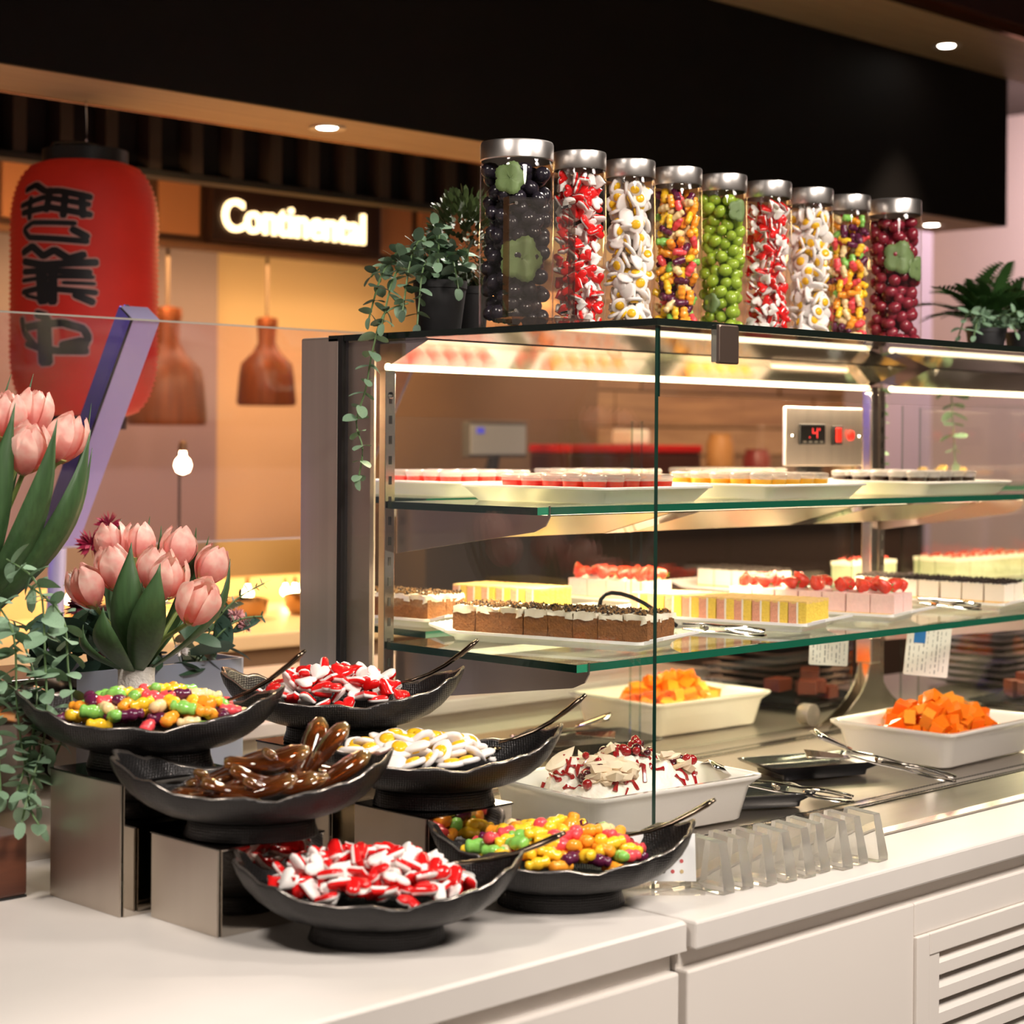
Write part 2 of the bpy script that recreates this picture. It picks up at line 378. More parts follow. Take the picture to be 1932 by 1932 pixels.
# brush characters: strokes in image-like units (x right, y down), drawn on the cylinder wall
def strokes(rows, grow, mi, lift, mb):
    va = math.atan2(-1, -1)                       # direction towards the customer aisle
    for pts, wd in rows:
        hw = (wd / 2 + grow)
        P = [Vector((a, b)) for a, b in pts]
        for i in range(len(P) - 1):
            p, q = P[i], P[i + 1]; d = q - p; n_ = max(2, int(d.length / 18) + 1)
            dd = d.normalized(); nn = Vector((-dd.y, dd.x))
            p, q = p - dd * hw * .6, q + dd * hw * .6
            vs = []
            for k in range(n_ + 1):
                c = p.lerp(q, k / n_); e = 1. if 0 < k < n_ else .6
                for sg_ in (-1, 1):
                    u = c + nn * sg_ * hw * e
                    xx, yy = (u.x - 590) / 3.716, (u.y - 1000) / 3.716
                    z = LH / 2 + .02 - yy * .001231
                    ang = va + (xx * .001231) / LW
                    r = lan_r(max(0, min(LH, z))) + lift
                    vs.append((r * math.cos(ang), r * math.sin(ang), z))
            mb.add(vs, [(2 * k, 2 * k + 1, 2 * k + 3, 2 * k + 2) for k in range(n_)], mi)
G = [([(240, 410), (330, 380), (420, 430), (530, 430), (740, 470)], 46), ([(210, 520), (420, 470), (600, 500), (730, 520)], 40),
     ([(230, 570), (460, 540), (740, 590)], 44), ([(300, 470), (300, 610)], 44), ([(460, 420), (440, 560)], 50), ([(570, 440), (560, 600)], 50), ([(680, 450), (690, 600)], 50),
     ([(250, 680), (330, 640), (640, 650)], 34), ([(250, 690), (300, 740), (720, 770)], 40), ([(620, 690), (720, 740)], 50),
     ([(240, 840), (330, 800), (420, 870), (500, 830), (600, 890), (700, 860)], 52), ([(250, 900), (420, 930), (780, 910)], 50), ([(250, 970), (500, 970), (740, 980)], 44),
     ([(240, 1030), (520, 1010), (760, 1010)], 30), ([(400, 930), (420, 1170)], 90), ([(490, 950), (490, 1180)], 70), ([(560, 1050), (770, 1055)], 26),
     ([(240, 1110), (400, 1085), (780, 1115)], 40), ([(640, 1130), (760, 1180)], 50), ([(270, 1130), (400, 1160)], 26),
     ([(230, 1290), (260, 1380), (360, 1480), (520, 1510), (720, 1510)], 50), ([(270, 1350), (420, 1330), (560, 1320), (700, 1360), (730, 1420), (690, 1500)], 54),
     ([(370, 1260), (440, 1280), (470, 1340)], 60), ([(430, 1360), (440, 1580)], 110), ([(560, 1480), (690, 1450)], 70), ([(280, 1460), (420, 1500)], 40)]
mo = MB(); strokes(G, 11, 0, .0022, mo); ob('character_outline', mo, mat('outline_pale', (.62, .30, .26), .6), lt)
mo = MB(); strokes(G, 0, 0, .0032, mo); ob('character_lettering', mo, mat('ink_black', (.010, .008, .010), .45), lt)
# ---------------------------------------------------------------- staff area behind the case
PLK = [woodmat('plank_%d' % i, a, b, (.8, 9, 9), .5) for i, (a, b) in enumerate((((.20, .10, .05), (.34, .19, .09)), ((.13, .065, .035), (.25, .13, .065)), ((.26, .14, .07), (.42, .25, .13))))]
wp = thing('wall_plank_cladding', 'rough brown plank wall of the staff area seen through the case', 'plank wall', kind='structure')
box_ob('backing', (3.1, 6.0, 3.62, 3.70, 0, 2.27), mat('plank_backing', (.03, .018, .01), .8), wp)
z = .3
while z < 2.25:
    h = R(.10, .17); x = 3.1
    while x < 6.0:
        l = min(R(.5, 1.3), 6.0 - x)
        box_ob('plank', (x + .004, x + l - .004, 3.62 - R(.015, .04), 3.62, z + .004, min(2.26, z + h) - .004), random.choice(PLK), wp)
        x += l
    z += h
box_ob('wall_partition', (1.95, 3.1, 2.95, 3.05, 0, 1.80), mat('brown_partition', (.13, .075, .045), .6, noise_amt=.2, noise_scale=4), **st)
box_ob('trim_3', (5.60, 6.02, 3.36, 3.60, 0, 3.3), mat('mauve_pillar', (.44, .36, .42), .6), **st)
bb = thing('back_bar', 'dark brown back bar counter of the staff area', 'back bar')
box_ob('worktop', (1.98, 4.9, 2.62, 2.93, 1.28, 1.31), mat('bar_top', (.08, .05, .035), .35), bb)
box_ob('cabinet', (1.98, 4.9, 2.68, 2.93, 0, 1.278), mat('bar_front', (.05, .032, .025), .6), bb)
tl = thing('till_screen', 'grey till screen standing on the back bar', 'till', (2.36, 2.75, 1.311), .12)
box_ob('screen_case', (-.16, .16, -.015, .015, .15, .27), mat('till_grey', (.07, .065, .07), .4), tl, bevel=.006)
box_ob('screen', (-.15, .15, -.018, -.015, .16, .26), mat('till_screen', (.30, .28, .27), .3, emit=.25), tl)
box_ob('window_icon', (-.12, -.08, -.0195, -.018, .23, .25), mat('till_blue', (.06, .06, .5), .3, emit=.8), tl)
ob('stand', MB().tube([(0, .03, 0), (0, .02, .08), (0, .0, .16)], [.05, .025, .02], 10), BLKPL, tl)
rc = thing('coffee_machine', 'dark red coffee machine with white cups on top, on the back bar', 'coffee machine', (2.98, 2.75, 1.311))
box_ob('body', (-.34, .38, -.09, .11, .02, .165), mat('machine_dark', (.05, .015, .012), .35), rc, bevel=.01)
box_ob('top_band', (-.34, .38, -.095, .115, .165, .195), mat('machine_red', (.40, .012, .012), .3), rc, bevel=.006)
for x in (-.3, .34): ob('foot', MB().lathe([(.02, 0), (.015, .02)], 10, M=Matrix.Translation((x, 0, 0))), BLKPL, rc)
box_ob('cup_holder', (.03, .13, -.05, .05, .196, .25), mat('cup_white', (.8, .72, .65), .4), rc, bevel=.008)
for i, (x, h, c) in enumerate(((3.62, .24, (.42, .2, .07)), (3.85, .18, (.2, .02, .02)), (4.2, .26, (.03, .03, .03)), (4.45, .2, (.5, .35, .2)))):
    ob('storage_canister', MB().lathe([(.05, 0), (.055, .01), (.055, h * .85), (.045, h * .92), (.045, h), (.01, h)], 18), mat('canister_%d' % i, c, .4), None, True, loc=(x, 2.78, 1.311),
       label='%s canister on the back bar' % ('amber brown tall', 'dark red low', 'black tall', 'tan low')[i], cat='canister')

# ---------------------------------------------------------------- white counters
wt = ob('counter_worktop', rrloft([(.655, .6775, .004, .862), (.655, .6775, .006, .866), (.655, .6775, .006, .896), (.651, .6735, .006, .900)], 2), STONE, None, loc=(-.94, .3725, 0),
        label='white stone worktop under the black sweet bowls', cat='worktop')
cb = thing('counter_cabinet', 'white counter cabinet under the sweet bowls', 'cabinet')
box_ob('body', (-1.58, -.292, -.27, 1.0, 0, .845), LAMIN, cb)
box_ob('recess', (-1.58, -.292, -.28, -.27, .82, .861), LAMIN, cb)
box_ob('door', (-1.58, -.296, -.300, -.271, .06, .835), LAMIN, cb, bevel=.004)
w2 = MB()
w2.box(-.281, 2.8, -.315, -.175, .862, .900); w2.box(-.281, -.102, -.175, 1.0, .862, .900)
ob('counter_worktop', w2, STONE, None, label='white stone ledge running in front of the glass dessert case', cat='worktop', bevel=.004)
cb2 = thing('counter_cabinet', 'white cabinet with slatted vent below the glass dessert case', 'cabinet')
box_ob('body', (-.286, 2.8, -.27, 1.0, 0, .845), LAMIN, cb2)
box_ob('recess', (-.286, 2.8, -.284, -.27, .82, .861), LAMIN, cb2)
fp = MB()
fp.box(-.286, .237, -.305, -.271, .06, .835); fp.box(.237, 1.2, -.305, -.271, .785, .835); fp.box(1.2, 2.8, -.305, -.271, .06, .835); fp.box(.237, 1.2, -.305, -.271, .06, .30)
ob('front_panel', fp, LAMIN, cb2, bevel=.003)
vt = ob('vent_grille', MB().box(.237, .272, -.310, -.28, .30, .785).box(1.165, 1.2, -.310, -.28, .30, .785).box(.272, 1.165, -.310, -.28, .752, .785).box(.272, 1.165, -.310, -.28, .30, .33), LAMIN, cb2, bevel=.002)
slm = MB(); slm.loft([[(.30, -.308, -.017), (.30, -.304, -.020), (.30, -.283, .006), (.30, -.283, .012), (.30, -.304, .004), (.30, -.308, 0)], [(1.165, -.308, -.017), (1.165, -.304, -.020), (1.165, -.283, .006), (1.165, -.283, .012), (1.165, -.304, .004), (1.165, -.308, 0)]])
slm = slm.mesh('louver', LAMIN)
box_ob('inner_frame', (.272, .300, -.308, -.281, .33, .752), LAMIN, vt)
for i in range(11): link('louver', slm, vt, (0, 0, .735 - i * .0375))
box_ob('vent_back', (.272, 1.165, -.2805, -.275, .33, .752), DARKGAP, vt)

# ---------------------------------------------------------------- glass dessert case
TOP = 1.692
dc = thing('display_case', 'long glass dessert display case with steel deck and lit shelves', 'display case')
PX = -.10
# deck
dk = box_ob('deck', (-.10, 2.8, -.174, 1.0, .868, .8995), DECKST, dc)
box_ob('deck_lip', (-.10, 2.8, -.174, -.150, .8995, .903), SATIN, dk)
for y in (.0, .50):
    g = box_ob('air_grille', (-.06, 2.8, y - .020, y + .020, .8995, .9015), SATIN, dk, bevel=.0008)
    hb = MB()
    for i in range(300):
        x = -.05 + i * .0095
        hb.box(x, x + .0052, y - .016, y - .009, .9015, .9019); hb.box(x, x + .0052, y + .009, y + .016, .9015, .9019)
    ob('perforation', hb, mat('hole_dark', (.03, .025, .02), .6), dk, kind='stuff')
def pane(name, b, face, edge, parent, em=None):
    """box pane: thin axis found from its size; big faces are glass, narrow ones edge-coloured"""
    d = [b[1] - b[0], b[3] - b[2], b[5] - b[4]]; ax = d.index(min(d))
    mi = [1] * 6
    for k in {0: (3, 5), 1: (2, 4), 2: (0, 1)}[ax]: mi[k] = 0
    if em:
        for k in em: mi[k] = 2
    return ob(name, MB().box(*b, mi=mi), [face, edge, GEDGE], parent)
pane('side_pane', (PX - .004, PX + .004, -.086, .612, .901, TOP - .010), GLS, DEDGE, dc)
pane('top_pane', (PX - .006, 2.8, -.092, .645, TOP - .010, TOP), GTOP, BEDGE, dc)
pane('front_canopy_pane', (PX + .005, 2.8, -.088, -.081, 1.580, TOP - .0105), GLS, DEDGE, dc)
cl = ob('pane_clamp', rrloft([(.022, .027, .004, -.004), (.024, .029, .004, -.003), (.024, .029, .004, .003), (.022, .027, .004, .004)], 3), mat('clamp_steel', (.30, .22, .18), .35, 1.), dc, loc=(.048, -.096, 1.660), rot=(PI / 2, 0, 0))
box_ob('clamp_edge', (-.030, -.024, -.027, .027, -.006, .004), CHROME, cl)
# end column
co = ob('end_column', MB().box(-.106, -.02, .617, .720, .9005, TOP - .002), STEEL, dc, bevel=.004)
box_ob('column_seal', (-.108, -.094, .606, .617, .9005, TOP - .002), BLKPL, dc)
box_ob('inner_side_panel', (-.094, -.086, .548, .606, .90, TOP - .012), mat('inner_steel', (.66, .52, .43), .45, 1.), dc)
def rail(x, z0, z1, w=.011):
    r = box_ob('shelf_rail', (x - w, x + w, .536, .552, z0, z1), SATIN, dc, bevel=.001)
    sl_ = MB()
    z = z0 + .03
    while z < z1 - .03:
        sl_.box(x - .003, x + .003, .5352, .536, z, z + .014); z += .034
    ob('slot', sl_, DARKGAP, r, kind='stuff')
    return r
r1 = rail(-.060, .90, 1.632)
ob('screw', MB().lathe([(.006, 0), (.006, .001), (.003, .002)], 12, M=Matrix.Translation((-.060, .536, 1.59)) @ Matrix.Rotation(PI / 2, 4, 'X')), CHROME, r1, True)
rail(1.395, .93, 1.632)
up = ob('upright', MB().box(1.345, 1.372, .530, .557, .905, 1.64), SATIN, dc, bevel=.003)
box_ob('socket', (1.338, 1.379, .523, .564, 1.03, 1.09), SATIN, up, bevel=.003)
# curved foot plates of the upright
ft = []
for k in range(9):
    t = k / 8
    ft.append((.018 + .15 * t ** 2.4, .14 * (1 - t)))
out = [(-a, b) for a, b in ft[::-1]] + ft
out = [(a, b) for a, b in out]
for nm, y0, y1 in (('foot_plate', .527, .531), ('foot_plate', .556, .560)):
    fpm = MB(); n = len(out)
    fpm.loft([[(1.358 + a, y0, .9025 + b) for a, b in out], [(1.358 + a, y1, .9025 + b) for a, b in out]])
    ob(nm, fpm, SATIN, up)
# shelves
def shelf(z, y0, y1, x0, x1, nm='glass_shelf'):
    b = (x0, x1, y0, y1, z - .012, z)
    mi = [0, 0, 2, 1, 1, 1]
    return ob(nm, MB().box(*b, mi=mi), [GSHELF, DEDGE, GEDGE], dc)
ZM, ZL = 1.412, 1.176
shelf(ZM, .180, .530, -.070, 1.395); shelf(ZL, .095, .530, -.070, 2.75)
shelf(ZM, .62, .93, .10, 2.6); shelf(ZL, .62, .93, .10, 2.75)
box_ob('front_corner', (-.070, -.045, .0945, .0952, ZL - .012, ZL), mat('bright_green_edge', (.02, .30, .16), .1, coat=.5), dc)
box_ob('front_corner', (-.070, -.045, .1795, .1802, ZM - .012, ZM), MATS['bright_green_edge'], dc)
def bracket(x, z, yf, h):
    pts = [(.535, z - .013), (.535, z - .013 - h), (yf + .03, z - .040), (yf + .006, z - .030), (yf - .003, z - .016), (yf - .003, z + .002), (yf - .001, z + .002), (yf + .001, z - .013)]
    ob('shelf_bracket', MB().loft([[(x - .0012, a, b) for a, b in pts], [(x + .0012, a, b) for a, b in pts]]), mat('bracket_steel', (.46, .38, .36), .3, 1.), dc)
for x in (-.045, 1.385): bracket(x, ZM, .180, .075); bracket(x, ZL, .095, .085)
bracket(2.6, ZL, .095, .08)
LEDM = emat('led_tube', (1, .80, .50), 5)
def led(z, y, x0, x1, power, d=(0, -.25, -1), nm='led_strip'):
    ob(nm, MB().tube([(x0, y, z), (x1, y, z)], .0065, 8), LEDM, dc)
    n = 3; L = (x1 - x0) / n
    for i in range(n):
        c = (x0 + L * (i + .5), y - .012, z - .012)
        l = lamp('led_light', 'AREA', c, power / n, (1, .78, .52), Vector(c) + Vector(d), L * .95, .02)
        l.rotation_euler = (math.atan2(d[1], -d[2]), 0, 0)
led(1.6385, .552, -.055, 1.36, 13, (0, .02, -1))
led(1.6385, .552, 1.45, 2.7, 9, (0, .02, -1))
# lamp hood under the top pane and reflectors under the middle shelf
hd = MB()
for xa, xb in ((-.055, 1.36), (1.45, 2.7)): hd.loft([[(x, .541, 1.6425), (x, .449, 1.6805), (x, .452, 1.6815), (x, .60, 1.6815), (x, .60, 1.652), (x, .570, 1.650), (x, .545, 1.6445)] for x in (xa, xb)])
ob('lamp_hood', hd, mat('hood_mirror', (.72, .64, .54), .10, 1.), dc)
rf = MB(); rf.loft([[(-.04, .44, 1.350), (-.04, .28, 1.392), (-.04, .28, 1.394), (-.04, .44, 1.353)], [(1.38, .44, 1.350), (1.38, .28, 1.392), (1.38, .28, 1.394), (1.38, .44, 1.353)]])
ob('lamp_reflector', rf, GOLDLIT, dc)
for x in (.37, .92): ob('reflector_joint', MB().add([(x, .44, 1.3492), (x + .075, .44, 1.3492), (x + .075, .28, 1.3912), (x, .28, 1.3912)], [(0, 1, 2, 3)]), MIRROR, dc)
led(1.385, .455, -.03, 1.36, 18, (0, -.35, -1))
led(1.385, .455, 1.45, 2.7, 11, (0, -.35, -1))
led(1.385, .66, .15, 1.7, 12, (0, .3, -1))
led(1.148, .50, -.03, 2.7, 5, (0, -.2, -1))
PEDGE = glassmat('pale_glass_edge', (.55, .68, .60), .08)
# second section's inner panes
pane('divider_pane', (1.445, 1.453, .14, .52, .9025, 1.60), GLS, PEDGE, dc)
pane('divider_pane', (1.64, 1.648, .30, .60, .9025, 1.60), GLS, PEDGE, dc)
pane('back_door_pane', (-.05, .62, .566, .572, .9025, 1.555), GLS, PEDGE, dc)
pane('back_door_pane', (.60, 1.34, .574, .580, .9025, 1.555), GLS, PEDGE, dc)
# control panel
cpn = box_ob('control_panel', (1.045, 1.325, .540, .550, 1.466, 1.592), STEEL, dc, bevel=.003)
dsp = box_ob('temperature_display', (1.088, 1.178, .534, .540, 1.512, 1.556), BLKPL, cpn, bevel=.002)
REDL = emat('red_digit', (1, .05, .04), 2.2)
dg = MB()
for (a, b, c, d) in ((.016, .0185, -.010, .011), (.000, .0025, .002, .011), (.000, .0185, -.0005, .002), (-.011, -.008, -.010, -.007), (.024, .027, .006, .011)):
    dg.box(1.130 + a, 1.130 + b, .5335, .534, 1.536 + c, 1.536 + d)
ob('red_digits', dg, REDL, cpn)
kb = MB()
for i in range(4): kb.box(1.098 + i * .02, 1.108 + i * .02, .5335, .534, 1.516, 1.520)
ob('display_keys', kb, mat('key_grey', (.35, .33, .3), .5), cpn)
sw = box_ob('power_switch', (1.206, 1.238, .532, .540, 1.512, 1.553), BLKPL, cpn, bevel=.002)
box_ob('red_rocker', (1.212, 1.232, .529, .533, 1.517, 1.548), mat('rocker_red', (.55, .02, .015), .25, emit=.6, ecol=(1, .06, .03)), cpn, bevel=.002)
ob('red_button', MB().lathe([(.0115, 0), (.011, .006), (.006, .009)], 16, M=Matrix.Translation((1.276, .540, 1.532)) @ Matrix.Rotation(PI / 2, 4, 'X')), MATS['rocker_red'], cpn, True)
for x in (1.068, 1.312): ob('screw', MB().lathe([(.005, 0), (.004, .003)], 10, M=Matrix.Translation((x, .540, 1.53)) @ Matrix.Rotation(PI / 2, 4, 'X')), CHROME, cpn)
wh = ob('pipe_cap', MB().lathe([(.022, 0), (.024, .004), (.024, .03), (.005, .032)], 20, M=Matrix.Translation((1.19, .60, .9275)) @ Matrix.Rotation(PI / 2, 4, 'X')), mat('cap_grey', (.25, .22, .2), .35, .5), dc, True)
# hanging price cards
CARD = mat('white_card', (.82, .74, .66), .5); INK = mat('card_ink', (.22, .19, .17), .6)
def card(loc, wd_, ht, rz, tilt, label, blue):
    t = thing('allergen_card', label, 'card', loc, rz); t.rotation_euler = (0, tilt, rz)
    ob('card_sheet', rrloft([(wd_ / 2, ht / 2, .003, -.0006), (wd_ / 2, ht / 2, .003, .0006)], 2), CARD, t, rot=(PI / 2, 0, 0), loc=(0, 0, -ht / 2))
    mb = MB()
    for i in range(9):
        x = -wd_ * .42 + i * wd_ * .10 + R(-.001, .001)
        zz = -ht * (.30 if (blue and i < 3) else .10)
        while zz > -ht * .92:
            l = R(.003, .012); mb.box(x, x + (.0010 if i % 3 else .0018), -.0011, -.0007, max(zz - l, -ht * .94), zz); zz -= l + R(.001, .009)
    ob('printed_lines', mb, INK, t, kind='stuff')
    if blue: box_ob('blue_square', (-wd_ * .34, -wd_ * .08, -.0014, -.0009, -ht * .36, -ht * .08), mat('card_blue', (.03, .16, .42), .4), t)
    ob('hook', MB().tube([(0, .0, -.006), (0, .004, .004), (0, .012, .014)], .0012, 5), CHROME, t)
card((.84, .28, 1.150), .075, .062, -.75, .04, 'small white printed card hanging under the lower glass shelf', False)
card((1.05, .19, 1.158), .092, .100, -.6, .10, 'white printed card with blue square hanging under the lower shelf', True)
# ---------------------------------------------------------------- ceramics in the case
def dish(loc, rz, hx, hy, h, label, mt=WCER):
    lv = [(hx - .03, hy - .03, .02, 0), (hx - .026, hy - .026, .022, .003), (hx - .014, hy - .014, .026, h * .75), (hx - .004, hy - .004, .026, h - .008), (hx, hy, .026, h - .004), (hx, hy, .026, h),
          (hx - .010, hy - .010, .022, h), (hx - .018, hy - .018, .022, h - .008), (hx - .034, hy - .034, .018, .012), (hx - .045, hy - .045, .015, .008)]
    return ob('serving_dish', rrloft(lv, 5), mt, None, 60, loc=loc, rot=(0, 0, rz), label=label, cat='dish')
DZ = .9032
dish((.125, .170, DZ), -.09, .190, .138, .074, 'white rectangular ceramic dish holding the berry pavlova')
dish((1.085, .195, DZ), .03, .185, .140, .070, 'white rectangular ceramic dish of bright orange jelly nearer the ledge')
dish((.985, .800, DZ), -.05, .185, .140, .072, 'white rectangular dish of orange jelly at the back of the deck')
dish((.09, .82, DZ), .0, .10, .09, .06, 'small cream dish of pavlova at the back left of the deck')
def inside(x, y, hx, hy): return abs(x) < hx and abs(y) < hy
# orange jelly cubes
JM = [mat('orange_jelly', (1, .24, .015), .08, 0, .5, .15, 1.35, sss=.5, ssr=(1, .3, .05)), mat('amber_jelly', (1, .36, .04), .08, 0, .5, .2, 1.35, sss=.4), mat('deep_orange_jelly', (.95, .17, .01), .1, 0, .5, .12, 1.35, sss=.4)]
JME = []
for i in range(5):
    a, b, c = R(.012, .017), R(.011, .016), R(.009, .015)
    mb = MB().box(-a, a, -b, b, -c, c)
    mb.v = [(x * R(.82, 1.08), y * R(.82, 1.08), z * R(.85, 1.1)) for x, y, z in mb.v]
    JME.append([mb.mesh('jelly_cube', mm) for mm in JM])
def jelly(cx, cy, rz, n, hx, hy, zb, ht, where, grp):
    c, s = math.cos(rz), math.sin(rz); pts = []
    tries = 0
    while len(pts) < n and tries < 4000:
        tries += 1
        x, y = R(-hx, hx), R(-hy, hy); q = 1 - (x / hx) ** 2 * .8 - (y / hy) ** 2 * .7
        if q < 0: continue
        z = zb + R(0, 1) ** .5 * ht * q
        if all((x - a) ** 2 + (y - b) ** 2 + (z - d) ** 2 > .021 ** 2 for a, b, d in pts): pts.append((x, y, z))
    for x, y, z in pts:
        k = random.choices((0, 1, 2), (5, 2, 3))[0]
        link('jelly_cube', random.choice(JME)[k], None, (cx + x * c - y * s, cy + x * s + y * c, z), (R(-.6, .6), R(-.6, .6), R(0, 6.3)), label='%s jelly cube %s' % (('bright orange', 'amber', 'deep orange')[k], where), cat='jelly cube', group=grp)
jelly(1.095, .200, .03, 95, .140, .095, DZ + .030, .080, 'heaped in the nearer white dish', 'jelly cubes in the nearer dish')
jelly(.985, .80, -.05, 80, .130, .095, DZ + .030, .082, 'heaped in the dish at the back', 'jelly cubes in the back dish')
# pavlova
CREAM = mat('whipped_cream', (.86, .80, .70), .45, sss=.3, ssr=(.6, .5, .4), bump=.6, bump_scale=90)
MERIN = mat('meringue', (.82, .68, .50), .55, noise_amt=.1, noise_scale=40)
BERRY = mat('berry_sauce', (.30, .006, .010), .12, 0, .6, coat=.6, sss=.1, ssr=(1, .1, .1), sub_scale=.004)
BERRYD = mat('dark_berry', (.06, .004, .010), .15, 0, .6, coat=.5)
def pavlova(cx, cy, rz, hx, hy, z0, ht, label, detail=1.):
    t = thing('pavlova', label, 'dessert', (cx, cy, z0), rz)
    N = 46; vs = []; fs = []
    def hgt(x, y):
        q = max(0, 1 - abs(x / hx) ** 2.6 - abs(y / hy) ** 2.6)
        n_ = noise.fractal(Vector((x * 22 + cx, y * 22, 1.3)), 1, 2, 4)
        return max(.004, q ** .5 * ht * (.66 + .34 * n_) + .010 * noise.noise(Vector((x * 75, y * 75, 3))) * q)
    for j in range(N + 1):
        for i in range(N + 1):
            x, y = -hx + 2 * hx * i / N, -hy + 2 * hy * j / N
            vs.append((x, y, hgt(x, y)))
    for j in range(N):
        for i in range(N): fs.append((j * (N + 1) + i, j * (N + 1) + i + 1, (j + 1) * (N + 1) + i + 1, (j + 1) * (N + 1) + i))
    ob('cream_mound', MB().add(vs, fs), CREAM, t, 'all')
    sh = MB(); ring_ = []
    for k in range(9): a = 2 * PI * k / 9; ring_.append((math.cos(a) * .030 * (1 + .2 * math.sin(3 * a)), math.sin(a) * .014))
    sh.loft([[(x * .8, y * .8, -.004) for x, y in ring_], [(x, y, 0 + .25 * x * x * 30) for x, y in ring_], [(x * .7, y * .7, .006) for x, y in ring_]])
    shm = sh.mesh('meringue_shard', MERIN, True)
    for k in range(int(34 * detail)):
        x, y = R(-.75, .75) * hx, R(-.75, .75) * hy
        link('meringue_shard', shm, t, (x, y, hgt(x, y) + .006), (R(-.5, .5), R(-.5, .5), R(0, 6.3)), R(.6, 1.3))
    bm_ = [MB().sphere((0, 0, 0), .0085, 8, 6).mesh('berry', BERRY, True), MB().sphere((0, 0, 0), .0095, 8, 6).mesh('berry', BERRYD, True)]
    cl_ = [(0, -.25), (.45, .1), (-.6, -.3), (.75, -.2), (.2, .3), (-.3, .2)]
    for k in range(int(70 * detail)):
        c0 = random.choice(cl_); x, y = (c0[0] + random.gauss(0, .09)) * hx, (c0[1] + random.gauss(0, .14)) * hy
        if not inside(x, y, hx * .9, hy * .9): continue
        link('berry', random.choice(bm_), t, (x, y, hgt(x, y) + .010), (R(0, 3), R(0, 3), 0), R(.6, 1.1))
    dz_ = MB()
    for k in range(int(64 * detail)):
        x, y = R(-.85, .85) * hx, R(-.9, .8) * hy; a = R(0, 6.3); pts = []
        for q in range(random.randrange(4, 11)):
            pts.append((x, y, hgt(x, y) + .0025)); a += R(-.8, .8); x += math.cos(a) * .0062; y += math.sin(a) * .0062
            if not inside(x, y, hx * .95, hy * .95): break
        if len(pts) > 2: dz_.tube(pts, [R(.0014, .0046) for _ in pts], 6)
    ob('berry_drizzle', dz_, BERRY, t, True)
pavlova(.120, .172, -.09, .142, .092, DZ + .040, .088, 'mound of cream and meringue pavlova drizzled with red berry sauce')
pavlova(.090, .82, 0, .07, .06, DZ + .025, .055, 'small mound of pavlova in the cream dish at the back', .35)
# black plates
def plate(loc, rz, hx, hy, h, label, mt=BLKCER, grp=None, base=True):
    lv = [(hx * .72, hy * .72, .01, 0), (hx * .74, hy * .74, .01, h * .35), (hx * .97, hy * .97, .012, h * .85), (hx, hy, .012, h), (hx - .004, hy - .004, .012, h), (hx * .78, hy * .78, .01, h * .55), (hx * .6, hy * .6, .01, h * .5)]
    return ob('black_plate', rrloft(lv, 4), mt, None, 50, loc=loc, rot=(0, 0, rz), label=label, cat='plate', group=grp)
plate((.71, .225, DZ), -.35, .125, .068, .026, 'glossy black rectangular plate holding steel tongs on the deck')
plate((.400, .110, DZ), -.5, .085, .055, .024, 'black plate tucked behind the pavlova dish')
plate((.62, .705, DZ), -.3, .13, .085, .022, 'black rectangular plate near the back orange jelly')
# tongs: two wire arms ending in a fan shaped head and a looped grip
def tongs(loc, rz, length, label, head=True, pitch=.28, rx=0):
    t = thing('serving_tongs', label, 'tongs', loc, rz); t.rotation_euler = (rx, pitch, rz)
    for sgn in (-1, 1):
        arm = MB(); L = length
        arm.tube([(0, .002 * sgn, .004 * sgn), (L * .25, .006 * sgn, .006 * sgn), (L * .5, .004 * sgn, .005 * sgn), (L * .62, .012 * sgn, .006 * sgn), (L * .8, .015 * sgn, .006 * sgn), (L * .95, .008 * sgn, .005 * sgn), (L, .001 * sgn, .004 * sgn)], .0022, 7)
        arm.tube([(L * .52, .003 * sgn, .0), (L * .66, .004 * sgn, .003 * sgn), (L * .8, .005 * sgn, .003 * sgn), (L * .98, .001 * sgn, .0)], .0016, 6)
        ob('arm', arm, CHROME, t, True)
    ob('pivot', MB().tube([(L * .26, -.010, 0), (L * .26, .010, 0)], .004, 8), CHROME, t, True)
    if head:
        hd_ = MB()
        for sgn in (-1, 1):
            rings = []
            for k in range(7):
                q = k / 6; wv = .012 + .026 * math.sin(q * PI * .6); x = -.075 * q
                rings.append([(x, -wv, sgn * (.006 + .010 * q)), (x, 0, sgn * (.010 + .018 * q)), (x, wv, sgn * (.006 + .010 * q)), (x, 0, sgn * (.008 + .016 * q))])
            hd_.loft(rings)
        ob('head', hd_, CHROME, t, 'all')
tongs((.675, .115, .957), -.70, .20, 'steel serving tongs resting on the black plate by the orange jelly', pitch=.24)
tongs((.345, .090, .948), -.52, .195, 'steel serving tongs beside the pavlova dish', pitch=.18)
tongs((.565, .69, .945), 2.2, .13, 'steel tongs lying on the plate near the back jelly', pitch=.15)
